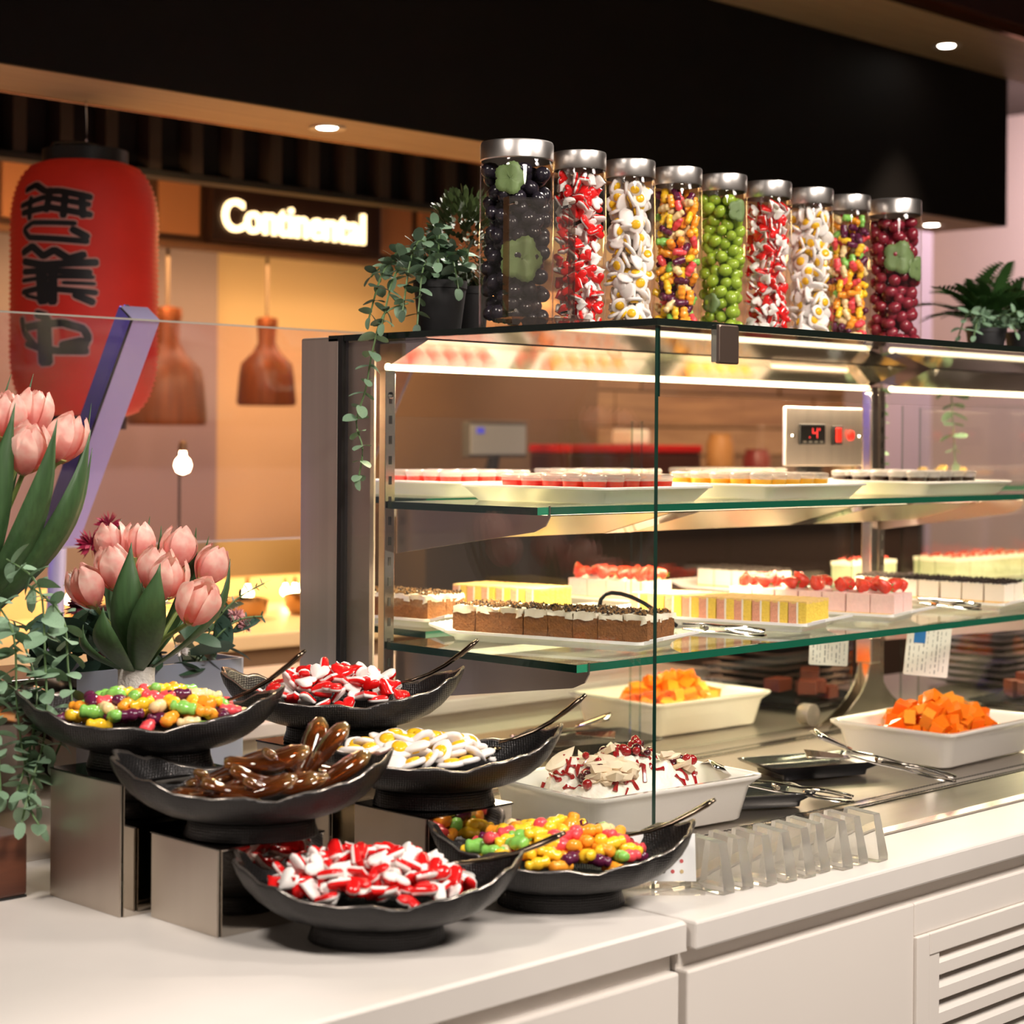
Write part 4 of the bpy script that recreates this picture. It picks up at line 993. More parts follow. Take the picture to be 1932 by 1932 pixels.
def poisson2(a, b, dmin, n):
    pts = []
    for _ in range(6000):
        x, y = R(-a, a), R(-b, b)
        if (x / a) ** 2 + (y / b) ** 2 > 1: continue
        if all((x - p[0]) ** 2 + (y - p[1]) ** 2 > dmin * dmin for p in pts):
            pts.append((x, y))
            if len(pts) >= n: break
    return pts
def heap(k, maker, a, b, ht, dmin, n, layers=((0, 1),), cx=0, cy=0, tilt=.9):
    x0, y0, z0, rz = BW[k]; c, s = math.cos(rz), math.sin(rz)
    for dz, f in layers:
        for x, y in poisson2(a * f, b * f, dmin, n):
            q = max(0, 1 - (x / a) ** 2 - (y / b) ** 2)
            z = .057 + ht * q ** .5 + dz + R(-.003, .004)
            X, Y = x + cx, y + cy
            maker((x0 + X * c - Y * s, y0 + X * s + Y * c, z0 + z), (random.gauss(0, tilt), random.gauss(0, tilt), R(0, 6.3)))
def hearts_in(where, grp, size):
    def f(p, r):
        link('heart_sweet', HEART, None, p, (r[0] + (PI if R(0, 1) < .45 else 0), r[1], r[2]), size * R(.92, 1.08), label='red and white heart sweet %s' % where, cat='heart sweet', group=grp)
    return f
def eggs_in(where, grp, size):
    def f(p, r):
        link('egg_sweet', EGG, None, p, (r[0] * .7 + (PI if R(0, 1) < .35 else 0), r[1] * .7, r[2]), size * R(.92, 1.08), label='white and yellow fried egg sweet %s' % where, cat='egg sweet', group=grp)
    return f
def jelly_in(where, grp, size, wts):
    ks = list(JCOL)
    def f(p, r):
        c = random.choices(ks, wts)[0]
        link('jelly_sweet', JELLY[c], None, p, (r[0], r[1] * .6, r[2]), size * R(.92, 1.08), label='%s jelly sweet %s' % (c, where), cat='jelly sweet', group=grp)
    return f
heap(1, hearts_in('in the front bowl', 'heart sweets in the front bowl', .034), .120, .084, .047, .0175, 120, ((0, 1), (-.014, .85)), -.008, .0, .52)
heap(5, hearts_in('in the bowl near the column', 'heart sweets in the bowl near the column', .033), .106, .072, .046, .0185, 70, ((0, 1), (-.014, .7)), -.012, 0, .52)
heap(3, jelly_in('in the bowl on the tall riser', 'mixed jelly sweets on the tall riser', .034, (3, 3, 3, 3, 3, 3)), .118, .083, .042, .0165, 100, ((0, 1), (-.013, .7)), .005, .0, .5)
heap(2, jelly_in('in the bowl by the acrylic blocks', 'jelly sweets by the acrylic blocks', .035, (3, 6, 5, 1.5, 1.5, 1)), .114, .083, .044, .0170, 100, ((0, 1), (-.013, .7)), -.01, .0, .5)
heap(6, eggs_in('in the bowl on the low riser', 'egg sweets in the bowl', .040), .106, .074, .034, .0200, 60, ((0, 1), (-.012, .7)), -.03, 0, .45)
# brown cola sweets
mt, nt, b = nodes('cola_jelly'); COLA = mt
b.inputs['Roughness'].default_value = .08; b.inputs['Transmission Weight'].default_value = .8; b.inputs['IOR'].default_value = 1.36; b.inputs['Coat Weight'].default_value = .5
pass
tc = nt.nodes.new('ShaderNodeTexCoord'); sx = nt.nodes.new('ShaderNodeSeparateXYZ'); rp = nt.nodes.new('ShaderNodeValToRGB')
nt.links.new(tc.outputs['Generated'], sx.inputs[0]); nt.links.new(sx.outputs['X'], rp.inputs[0]); nt.links.new(rp.outputs[0], b.inputs['Base Color'])
e = rp.color_ramp.elements; e[0].position = 0; e[0].color = (.50, .24, .06, 1); e[1].position = .14; e[1].color = (.34, .10, .02, 1)
for ps, c in ((.6, (.20, .045, .008, 1)), (.85, (.34, .10, .02, 1)), (1, (.85, .55, .20, 1))):
    q = e.new(ps); q.color = c
def cola_mesh(bend, tw):
    pts = []; rd = []
    prof_ = ((0, .009), (.008, .013), (.018, .012), (.030, .010), (.045, .013), (.065, .019), (.090, .020), (.108, .016), (.118, .006))
    for x, r in prof_:
        a = bend * (x - .055) * 9
        pts.append((x - .058, math.sin(a) * .02 * tw, abs(x - .058) ** 1.5 * bend * 1.3)); rd.append(r)
    mb = MB(); mb.tube(pts, rd, 12, flat=.55)
    return mb.mesh('cola_sweet', COLA, 'all')
CM = [cola_mesh(.6, 1), cola_mesh(-.4, 1.2), cola_mesh(1., .4), cola_mesh(.2, 2)]
x0, y0, z0, rz = BW[4]; cdef = [(-.055, .0, .070, .2, .3, 1.3), (-.02, -.035, .072, 0, -.1, .3), (.03, -.03, .075, .3, .1, -.2), (.005, .015, .088, 0, -.35, .1), (.05, .02, .085, .2, .4, .7), (.085, .0, .105, .4, -1.0, .2), (.07, .03, .095, 0, -.7, 1.),
        (-.03, .03, .080, 0, -.25, .5), (.02, -.005, .098, .5, -.1, -.15), (-.075, -.02, .064, 0, .1, .9), (.045, -.045, .070, .1, 0, .2), (.10, -.025, .080, .3, -.5, .1), (0, .045, .075, .4, .2, 2), (-.04, -.045, .066, 0, .1, -.3), (.0, -.05, .068, .2, 0, .1), (.06, .045, .08, 0, .2, .4)]
for i, (x, y, z, a, b_, c) in enumerate(cdef):
    p = place(x0, y0, rz, x, y)
    link('cola_sweet', CM[i % 4], None, (*p, z0 + z - .006), (a, b_, c + rz), R(.9, 1.1), label={5: 'brown cola sweet standing upright at the right of the heap', 6: 'brown cola sweet standing upright behind its upright neighbour', 0: 'brown cola sweet turned crosswise at the left of the heap'}.get(i, 'glossy brown cola bottle sweet lying in the heap'), cat='cola sweet', group='cola sweets in the bowl on the low riser')

# ---------------------------------------------------------------- storage jars on the top pane
def jar(x, y, r, h, label):
    t = thing('glass_jar', label, 'jar', (x, y, TOP + .0008), 0, 'tall glass jars on the case')
    ob('glass_body', MB().lathe([(r * .90, 0), (r * .98, .004), (r, .012), (r, h - .045), (r * .97, h - .036), (r * .93, h - .030), (r * .93, h - .012)], 40, cap0=True, cap1=False), GJAR, t, 'all')
    ob('lid', MB().lathe([(r * .96, h - .030), (r * .985, h - .028), (r * .985, h - .003), (r * .96, h), (.002, h)], 40, cap0=False), LIDM, t, 30)
    return t
toc = Vector((-1, -1)).normalized()
def pack(r, h, dmin, n=900, shell=.5):
    pts = []
    for _ in range(n * 9):
        rr_ = r * math.sqrt(R(shell ** 2, 1)); a = R(0, 2 * PI); p = Vector((rr_ * math.cos(a), rr_ * math.sin(a), R(0, h)))
        if all((p - q).length_squared > dmin * dmin for q in pts): pts.append(p)
    return pts
def fill(x, y, r, h, dmin, make, size, stuffmesh, stuffmats, name, label, cat, inset=None):
    inset = (inset or size * .42) * .94
    z0 = TOP + .006 + size * .35
    ins = r - inset
    pts = pack(ins, h - .048 - size * .35, dmin, 420, .40)
    back = MB()
    ME = stuffmesh
    for p in pts:
        loc = (x + p.x, y + p.y, z0 + p.z)
        rt = Vector((p.x, p.y)).length / ins
        if p.x * toc.x + p.y * toc.y > .0 * ins and rt > .74: make(loc)
        else:
            M = Matrix.Translation(loc) @ rot_m(R(0, 6), R(0, 6), R(0, 6)) @ Matrix.Diagonal((size, size, size, 1))
            me = random.choice(ME)
            back.add([v.co for v in me[0].vertices], [tuple(f.vertices) for f in me[0].polygons], [f.material_index + me[1] for f in me[0].polygons], M)
    ob(name, back, stuffmats, None, 'all', label=label, cat=cat, kind='stuff')
def rnd(): return (R(0, 6.3), R(0, 6.3), R(0, 6.3))
JX = [(-.011, .289, .060), (.131, .283, .0445), (.258, .285, .0445), (.380, .282, .0445), (.500, .277, .0445), (.626, .272, .0445), (.755, .271, .0445), (.885, .276, .0445), (1.001, .246, .053)]
jar(*JX[0], .300, 'widest glass jar of black grapes and vine leaves, nearest the potted plants')
jar(*JX[1], .300, 'glass jar of heart sweets standing next to the black grape jar')
jar(*JX[2], .300, 'glass jar of fried egg sweets between heart sweets and jelly sweets, nearer one')
jar(*JX[3], .300, 'glass jar of jelly sweets standing before the green grape jar')
jar(*JX[4], .300, 'glass jar packed with green grapes')
jar(*JX[5], .300, 'glass jar of heart sweets standing behind the green grape jar')
jar(*JX[6], .300, 'glass jar of fried egg sweets farther along the row')
jar(*JX[7], .300, 'glass jar of jelly sweets beside the red grape jar')
jar(*JX[8], .300, 'wide glass jar of red grapes at the far end of the row')
for k, w_ in ((1, 'in the jar next to the black grapes'), (5, 'in the jar behind the green grapes')):
    hf = hearts_in(w_, 'heart sweets ' + w_, .024)
    fill(*JX[k], .300, .0148, lambda p, f=hf: f(p, rnd()), .024, [(HEART, 0)], [HWHT, HRED], 'heart_sweet_fill', 'inner mass of heart sweets ' + w_, 'sweets', .0118)
for k, w_ in ((2, 'in the nearer egg jar'), (6, 'in the farther egg jar')):
    hf = eggs_in(w_, 'egg sweets ' + w_, .030)
    fill(*JX[k], .300, .0150, lambda p, f=hf: f(p, rnd()), .030, [(EGG, 0)], [HWHT, YOLK], 'egg_sweet_fill', 'inner mass of egg sweets ' + w_, 'sweets', .0148)
for k, w_ in ((3, 'in the jar before the green grapes'), (7, 'in the jar beside the red grapes')):
    hf = jelly_in(w_, 'jelly sweets ' + w_, .026, (3, 4, 4, 1.5, 4, 3))
    ks = list(JELLY)
    fill(*JX[k], .300, .0145, lambda p, f=hf: f(p, rnd()), .027, [(JELLY[c], i) for i, c in enumerate(ks)], [MATS['jelly_' + c] for c in ks], 'jelly_sweet_fill', 'inner mass of jelly sweets ' + w_, 'sweets', .0132)
GRP = {'green': mat('grape_green', (.30, .42, .04), .18, 0, .5, sss=.35, ssr=(.6, .8, .2), sub_scale=.01, coat=.3, noise_amt=.25, noise_scale=40), 'red': mat('grape_red', (.24, .018, .035), .2, 0, .5, sss=.3, ssr=(1, .2, .2), sub_scale=.01, coat=.3, noise_amt=.4, noise_scale=50),
       'black': mat('grape_black', (.018, .014, .022), .25, 0, .5, coat=.3, noise_amt=.4, noise_scale=50)}
GM = {k: MB().lathe([(.03, -.55), (.25, -.48), (.42, -.28), (.48, 0), (.42, .28), (.25, .47), (.03, .54)], 12).mesh('grape', m_, 'all') for k, m_ in GRP.items()}
for k, c, sz in ((0, 'black', .026), (4, 'green', .0215), (8, 'red', .024)):
    def mk(p, c=c, sz=sz): link('grape', GM[c], None, p, rnd(), sz * R(.9, 1.1), label='%s grape inside the glass jar' % c, cat='grape', group='%s grapes in the jar' % c)
    fill(*JX[k], .300, sz * .80, mk, sz, [(GM[c], 0)], [GRP[c]], 'grape_fill', 'inner mass of %s grapes' % c, 'grapes', sz * .58)
VLF = mat('vine_leaf', (.15, .22, .08), .5, noise_amt=.25, noise_scale=30)
def vine_leaf(x, y, r, ang, z, size, label):
    N = 52; pts = []
    for k in range(N):
        a = 2 * PI * k / N
        q = size * (.80 + .22 * abs(math.cos(2.5 * a)) ** .9 + .05 * abs(math.sin(13 * a))); pts.append((math.cos(a) * q, math.sin(a) * q))
    vs = []; fs = []
    for f in (0.02, .35, .7, 1):
        for px, py in pts:
            a = ang + px * f / r; rad = r + .0022 * math.sin(px * f * 160)
            vs.append((x + rad * math.cos(a), y + rad * math.sin(a), z + py * f))
    for i in range(3):
        for k in range(N): fs.append((i * N + k, i * N + (k + 1) % N, (i + 1) * N + (k + 1) % N, (i + 1) * N + k))
    fs.append(tuple(range(N)))
    o = ob('vine_leaf', MB().add(vs, fs), VLF, None, 'all', label=label, cat='leaf'); s_ = o.modifiers.new('thick', 'SOLIDIFY'); s_.thickness = .0006
vine_leaf(*JX[0][:2], .0578, -2.20, TOP + .110, .036, 'broad vine leaf pressed inside the black grape jar, lower one')
vine_leaf(*JX[0][:2], .0578, -2.55, TOP + .238, .026, 'narrow vine leaf under the lid of the black grape jar')
vine_leaf(*JX[8][:2], .0508, -2.35, TOP + .185, .032, 'pale vine leaf pressed inside the red grape jar')
vine_leaf(*JX[8][:2], .0508, -1.55, TOP + .165, .024, 'small vine leaf at the edge of the red grape jar')
vine_leaf(*JX[4][:2], .0425, -1.75, TOP + .235, .020, 'green vine leaf near the lid of the green grape jar')
vine_leaf(*JX[4][:2], .0425, -2.95, TOP + .07, .018, 'green vine leaf low inside the green grape jar')
# acrylic card holder in front of the first jar
ah = thing('acrylic_holder', 'clear acrylic card holder standing in front of the black grape jar', 'card holder', (-.047, .203, TOP + .0008), -.35)
box_ob('front_sheet', (-.056, .056, -.012, -.008, .014, .200), ACRYT, ah); box_ob('rear_sheet', (-.056, .056, .006, .010, .014, .200), ACRYT, ah)
box_ob('base', (-.062, .072, -.035, .030, 0, .013), ACRYT, ah, bevel=.001)
ed = glassmat('acrylic_edge', (.72, .62, .56), .15)
box_ob('side_edge', (-.0575, -.056, -.012, .010, .014, .200), ed, ah); box_ob('side_edge', (.056, .0575, -.012, .010, .014, .200), ed, ah); box_ob('base_edge', (-.062, .072, -.0357, -.035, .0, .013), ed, ah)
for x in (-.046, .046):
    for z in (.024, .190): ob('standoff', MB().tube([(x, -.014, z), (x, .011, z)], .0028, 10), CHROME, ah)

# ---------------------------------------------------------------- acrylic blocks and sign
blk = MB().loft([[(-.0125, -.034, 0), (.0125, -.034, 0), (.0125, .034, 0), (-.0125, .034, 0)], [(-.0125, -.034, .008), (.0125, -.034, .008), (.0125, .034, .008), (-.0125, .034, .008)], [(-.0085, -.022, .068), (.0085, -.022, .068), (.0085, .030, .072), (-.0085, .030, .072)]])
glassmat('block_clear', (.93, .92, .90), .12)
mt = MATS['block_clear']; nt = mt.node_tree; om = nt.nodes['Material Output']; gb_ = nt.nodes.new('ShaderNodeBsdfGlass'); gb_.inputs['IOR'].default_value = 1.45; gb_.inputs['Color'].default_value = (.98, .97, .95, 1); src = gb_.outputs[0]
df = nt.nodes.new('ShaderNodeBsdfTranslucent'); df.inputs[0].default_value = (.95, .92, .88, 1); d2 = nt.nodes.new('ShaderNodeBsdfDiffuse'); d2.inputs[0].default_value = (.95, .92, .88, 1)
a1 = nt.nodes.new('ShaderNodeMixShader'); a1.inputs[0].default_value = .5; a2 = nt.nodes.new('ShaderNodeMixShader'); a2.inputs[0].default_value = .17
nt.links.new(df.outputs[0], a1.inputs[1]); nt.links.new(d2.outputs[0], a1.inputs[2]); nt.links.new(src, a2.inputs[1]); nt.links.new(a1.outputs[0], a2.inputs[2]); nt.links.new(a2.outputs[0], om.inputs[0])
BLK = blk.mesh('acrylic_block', mt)
ordn = ['first', 'second', 'third', 'fourth', 'fifth', 'sixth', 'seventh', 'eighth', 'ninth']
for i in range(9):
    link('acrylic_block', BLK, None, (-.135 + i * .0405, -.218 - i * .0052 + (0, .004, 0, 0, .003, .012, .006, .014, .012)[i], .9006), (0, 0, R(-.05, .05)), bevel=.0008, label='clear acrylic wedge block, %s from the black bowl' % ordn[i], cat='acrylic block', group='acrylic blocks on the ledge')
sg2 = thing('menu_stand', 'small slanted acrylic stand with a printed card of rows of dots', 'card stand', (-.178, -.168, .9006), -.75)
box_ob('base', (-.055, .055, -.040, .030, 0, .008), ACRYT, sg2)
pnl = box_ob('panel', (-.050, .050, -.004, .004, 0, .070), ACRYT, sg2); pnl.rotation_euler = (-.25, 0, 0); pnl.location = (0, -.010, .009)
pp = box_ob('paper', (-.046, .046, -.0048, -.0042, .003, .067), mat('paper_white', (.75, .75, .74), .6), sg2); pp.rotation_euler = (-.25, 0, 0); pp.location = (0, -.010, .009)
dots = MB(); cols = [mat('dot_%d' % i, c, .6) for i, c in enumerate(((.5, .08, .08), (.55, .4, .2), (.2, .18, .17)))]
for i in range(6):
    for j in range(3):
        dots.lathe([(.0028, 0), (.0028, .0003)], 8, random.randrange(3), M=Matrix.Translation((-.036 + i * .0125, -.0050, .016 + j * .014)) @ Matrix.Rotation(PI / 2, 4, 'X'))
dt = ob('printed_dots', dots, cols, sg2, kind='stuff'); dt.rotation_euler = (-.25, 0, 0); dt.location = (0, -.010, .009)
# ---------------------------------------------------------------- plants
def leaf_mesh(w_, fold=.12, curl=.15, n=8, m_=LEAFG, tipp=.6):
    vs = []; fs = []
    for i in range(n + 1):
        t = i / n; hw = w_ * math.sqrt(max(.0006, 1 - (2 * (.03 + t * .97) ** .92 - 1) ** 2)) / 2
        for sgn in (-1, 0, 1): vs.append((sgn * hw, t, -curl * t * t + fold * abs(sgn) * hw))
    for i in range(n):
        for k in range(2): fs.append((i * 3 + k, i * 3 + k + 1, i * 3 + k + 4, i * 3 + k + 3))
    return MB().add(vs, fs).mesh('leaf', m_, 'all')
EUC = [leaf_mesh(.78, .15, .2), leaf_mesh(.68, .1, .05), leaf_mesh(.85, .2, .3)]
EUCD = [leaf_mesh(.78, .15, .2, m_=LEAFD), leaf_mesh(.68, .1, .05, m_=LEAFD)]
def look(d, roll=0.):
    d = Vector(d).normalized(); q = d.to_track_quat('Y', 'Z')
    return (q.to_matrix().to_4x4() @ Matrix.Rotation(roll, 4, 'Y')).to_euler()
def strand(parent, pts, ls, step, leaves=EUC, stem=STEMG, taper=.5, rad=.0016):
    """stem through pts with pairs of leaves; the parent sits at the world origin"""
    P = [Vector(p) for p in pts]
    # resample
    dense = []
    for i in range(len(P) - 1):
        for q in range(8):
            t = q / 8
            p0, p1, p2, p3 = P[max(i - 1, 0)], P[i], P[i + 1], P[min(i + 2, len(P) - 1)]
            dense.append(.5 * ((2 * p1) + (p2 - p0) * t + (2 * p0 - 5 * p1 + 4 * p2 - p3) * t * t + (3 * p1 - p0 - 3 * p2 + p3) * t ** 3))
    dense.append(P[-1])
    ob('stem', MB().tube(dense[::2] + [dense[-1]] if len(dense) > 10 else dense, rad, 5), stem, parent, True)
    acc = 0; tot = sum((dense[i + 1] - dense[i]).length for i in range(len(dense) - 1)); run = 0; a = R(0, 6)
    for i in range(len(dense) - 1):
        d = dense[i + 1] - dense[i]; acc += d.length; run += d.length
        if acc > step:
            acc = 0; a += 1.57 + R(-.4, .4); t = d.normalized(); k = 1 - taper * run / tot
            u = t.orthogonal().normalized(); v = t.cross(u)
            for sg_ in (0, PI):
                o_ = u * math.cos(a + sg_) + v * math.sin(a + sg_)
                link('leaf', random.choice(leaves), parent, dense[i], look(o_ + t * R(.1, .5) + Vector((0, 0, R(-.1, .3))), R(-.6, .6)), ls * k * R(.8, 1.15))
    link('leaf', random.choice(leaves), parent, dense[-1], look(dense[-1] - dense[-2]), ls * (1 - taper) * .9)
ga = thing('eucalyptus_garland', 'trailing pale green eucalyptus garland hanging beside the wood block', 'garland')
for pts in ([(-.80, .50, 1.345), (-.785, .44, 1.31), (-.79, .415, 1.22), (-.80, .395, 1.12), (-.845, .36, 1.05), (-.865, .345, 1.01)],
            [(-.77, .50, 1.31), (-.755, .43, 1.27), (-.76, .405, 1.20), (-.765, .388, 1.14), (-.79, .39, 1.08)],
            [(-.83, .50, 1.30), (-.83, .43, 1.25), (-.835, .41, 1.15), (-.83, .395, 1.07), (-.815, .392, 1.02)],
            [(-.86, .48, 1.24), (-.86, .43, 1.20), (-.87, .40, 1.12), (-.87, .39, 1.04)],
            [(-.82, .48, 1.18), (-.81, .42, 1.15), (-.815, .40, 1.08), (-.84, .37, 1.03), (-.835, .35, 1.0)],
            [(-.89, .46, 1.3), (-.88, .42, 1.22), (-.89, .4, 1.1)],
            [(-.80, .48, 1.26), (-.80, .42, 1.18), (-.82, .40, 1.10), (-.85, .385, 1.04)]):
    strand(ga, pts, .034, .0185, taper=.25)
def pot(x, y, r, h, label, col=(.014, .013, .014), z=None):
    z = TOP + .0008 if z is None else z
    t = thing('potted_plant', label, 'potted plant', (0, 0, 0))
    ob('pot', MB().lathe([(r * .72, 0), (r * .76, .003), (r * .96, h * .82), (r * .96, h * .86), (r, h * .86), (r, h), (r * .92, h), (r * .9, h * .86), (r * .02, h * .84)], 24, M=Matrix.Translation((x, y, z))), mat('pot_black', col, .6), t, 40)
    return t
e1 = pot(.018, .50, .046, .092, 'potted eucalyptus in a black pot spilling over the case edge')
bx, by, bz = .018, .50, TOP + .085
EUM = [leaf_mesh(.85, .15, .2, m_=mat('dusky_leaf', (.085, .13, .085), .5, noise_amt=.3)), leaf_mesh(.7, .1, .05, m_=MATS['dusky_leaf']), EUC[0]]
for dx, dy, dz, dr in ((-.10, -.03, .07, -.12), (-.12, .02, .04, -.10), (-.06, -.06, .09, -.06), (-.03, -.02, .10, -.0), (-.13, -.02, .02, -.16), (-.05, .05, .07, -.02), (-.09, -.05, .03, -.15), (.02, -.04, .06, .0), (-.02, -.06, .05, -.06), (-.10, .04, .06, -.05)):
    strand(e1, [(bx + R(-.015, .015), by + R(-.015, .015), bz - .01), (bx + dx * .5, by + dy * .5, bz + dz), (bx + dx * .9, by + dy * .9, bz + dz * .6), (bx + dx * 1.15, by + dy * 1.15, max(TOP + .012, bz + dz + dr))], .032, .014, EUM, taper=.3)
strand(e1, [(bx - .09, by - .02, TOP + .05), (-.108, .50, TOP + .03), (-.122, .512, 1.66), (-.120, .530, 1.60), (-.125, .548, 1.545), (-.122, .535, 1.50), (-.124, .542, 1.452)], .028, .020, EUC, taper=.15)
bw = pot(.12, .545, .045, .09, 'dark boxwood bush in a black pot behind the black grape jar')
BOXL = leaf_mesh(.5, .1, .1, 4, mat('boxwood_leaf', (.05, .075, .022), .5, noise_amt=.4, noise_scale=60))
fol = MB()
bvs = [v.co.copy() for v in BOXL.vertices]; bfs = [tuple(f.vertices) for f in BOXL.polygons]
for k in range(900):
    d = Vector((random.gauss(0, 1), random.gauss(0, 1), random.gauss(0, 1))).normalized(); q = R(.45, 1) ** .5
    p = Vector((.12, .545, TOP + .175)) + Vector((d.x * .062, d.y * .062, d.z * .085)) * q
    fol.add(bvs, bfs, 0, Matrix.Translation(p) @ look(d + Vector((0, 0, .5)), R(-1, 1)).to_matrix().to_4x4() @ Matrix.Scale(R(.012, .02), 4))
ob('foliage', fol, MATS['boxwood_leaf'], bw, 'all', kind='stuff')
ob('stem', MB().tube([(.12, .545, TOP + .07), (.12, .545, TOP + .16)], .006, 6), STEMG, bw)
# ferns at the far end
FERN = mat('fern_green', (.030, .085, .018), .45, noise_amt=.3, noise_scale=40)
def frond(L, n=15):
    mb = MB(); pts = []
    for i in range(9):
        t = i / 8; pts.append((0, L * t, L * (.55 * t - .75 * t * t)))
    mb.tube(pts, [.0016 * (1 - .6 * i / 8) for i in range(9)], 5)
    for i in range(n):
        t = .18 + .8 * i / n; p = Vector((0, L * t, L * (.55 * t - .75 * t * t))); l = L * .30 * math.sin(PI * (.12 + .82 * t)) ** .8
        for sg_ in (-1, 1):
            d = Vector((sg_, .55, -.10)).normalized() * l; nrm_ = Vector((-.35 * sg_, 1, 0)).normalized() * l * .13
            mb.add([p, p + d * .4 + nrm_, p + d, p + d * .4 - nrm_ * .8], [(0, 1, 2, 3)])
    return mb.mesh('frond', FERN)
FR = [frond(.14), frond(.17), frond(.12)]
for fx, fy, lab in ((1.43, .30, 'dark green fern in a black pot behind the small eucalyptus'), (1.66, .34, 'dark green fern in a black pot at the far end of the case top')):
    f1 = pot(fx, fy, .042, .075, lab)
    for k in range(22):
        a = k * 2.4; el = R(.25, 1.25)
        link('frond', random.choice(FR), f1, (fx, fy, TOP + .07), (el, 0, a), R(.8, 1.15))
e2 = pot(1.27, .20, .040, .060, 'small eucalyptus in a black pot beside the red grape jar')
for k in range(9):
    a = R(0, 6.3); q = R(.03, .06)
    strand(e2, [(1.27, .20, TOP + .05), (1.27 + math.cos(a) * q, .20 + math.sin(a) * q, TOP + R(.075, .10)), (1.27 + math.cos(a) * q * 1.8, .20 + math.sin(a) * q * 1.8, TOP + R(.03, .07))], .026, .014, EUC, taper=.3)
st2 = thing('trailing_strand', 'pale eucalyptus strand hanging down behind the control panel', 'garland')
strand(st2, [(1.57, .655, TOP + .01), (1.59, .67, 1.66), (1.585, .672, 1.58), (1.595, .67, 1.46)], .030, .022, EUC, taper=.2)
st3 = thing('trailing_strand', 'fuller eucalyptus strand hanging inside the far half of the case', 'garland')
strand(st3, [(1.87, .655, TOP + .01), (1.89, .67, 1.66), (1.90, .672, 1.58), (1.91, .67, 1.47)], .042, .022, EUC, taper=.1)
# ---------------------------------------------------------------- tulips
mt, nt, b = nodes('tulip_petal'); PETM = mt
tc = nt.nodes.new('ShaderNodeTexCoord'); sx = nt.nodes.new('ShaderNodeSeparateXYZ'); rp = nt.nodes.new('ShaderNodeValToRGB'); no = nt.nodes.new('ShaderNodeTexNoise'); no.inputs['Scale'].default_value = 55; mth = nt.nodes.new('ShaderNodeMath'); mth.operation = 'MULTIPLY_ADD'; mth.inputs[1].default_value = 12.
ad = nt.nodes.new('ShaderNodeMath'); ad.operation = 'MULTIPLY_ADD'; ad.inputs[1].default_value = .75; 
nt.links.new(tc.outputs['Object'], sx.inputs[0]); nt.links.new(tc.outputs['Object'], no.inputs[0])
nt.links.new(no.outputs[0], ad.inputs[0]); nt.links.new(sx.outputs['Z'], mth.inputs[0]); mth.inputs[2].default_value = -.30; nt.links.new(mth.outputs[0], ad.inputs[2])
nt.links.new(ad.outputs[0], rp.inputs[0]); nt.links.new(rp.outputs[0], b.inputs['Base Color']); b.inputs['Roughness'].default_value = .5
tl_ = nt.nodes.new('ShaderNodeBsdfTranslucent'); nt.links.new(rp.outputs[0], tl_.inputs[0]); mx_ = nt.nodes.new('ShaderNodeMixShader'); mx_.inputs[0].default_value = .4
om = nt.nodes['Material Output']; nt.links.new(b.outputs[0], mx_.inputs[1]); nt.links.new(tl_.outputs[0], mx_.inputs[2]); nt.links.new(mx_.outputs[0], om.inputs[0])
e = rp.color_ramp.elements; e[0].position = .05; e[0].color = (.62, .50, .16, 1); e[1].position = .22; e[1].color = (.86, .30, .27, 1)
for ps, c in ((.5, (.92, .46, .40, 1)), (.70, (.95, .68, .58, 1)), (.92, (.92, .42, .36, 1))): q = e.new(ps); q.color = c
def petal(rmax, h, wide, flare):
    vs = []; fs = []; nu, nv = 6, 9
    for j in range(nv + 1):
        v = j / nv; r = rmax * math.sin(v * PI * .78 + .16) ** .75 + flare * v ** 3; z = h * v
        half = wide * (1 - .45 * abs(2 * v - 1) ** 5)
        for i in range(nu + 1):
            u = -1 + 2 * i / nu; a = u * half; rr_ = r * (1 + .05 * u * u) + .0012 * math.sin(u * 7 + v * 3)
            vs.append((rr_ * math.sin(a), -rr_ * math.cos(a), z - .006 * u * u * v ** 3))
    for j in range(nv):
        for i in range(nu): fs.append((j * (nu + 1) + i, j * (nu + 1) + i + 1, (j + 1) * (nu + 1) + i + 1, (j + 1) * (nu + 1) + i))
    return MB().add(vs, fs).mesh('petal', PETM, 'all')
PO, PI_ = petal(.0255, .066, .82, -.004), petal(.0215, .062, .85, -.006)
HIP = MB().lathe([(.003, -.004), (.007, .001), (.012, .006), (.004, .012)], 10).mesh('flower_head', mat('tulip_base', (.42, .42, .14), .5), True)
def tulip(parent, base, top, tilt, sc):
    B, T = Vector(base), Vector(top); d = (T - B)
    mid = B.lerp(T, .55) + Vector((0, 0, .012))
    ob('stem', MB().tube([B, B.lerp(mid, .5), mid, T], .0035, 7), mat('tulip_stem', (.20, .27, .07), .5), parent, True)
    dd = (d.normalized() * .55 + Vector((tilt[0], tilt[1], .6))).normalized(); q = dd.to_track_quat('Z', 'Y').to_euler()
    h_ = link('flower_head', HIP, parent, T, q, sc)
    a0 = R(0, 6)
    for k in range(3): link('petal', PI_, h_, (0, 0, .002), (R(-.05, .05), 0, a0 + k * 2.094)); link('petal', PO, h_, (0, 0, 0), (R(.0, .10), 0, a0 + 1.047 + k * 2.094))
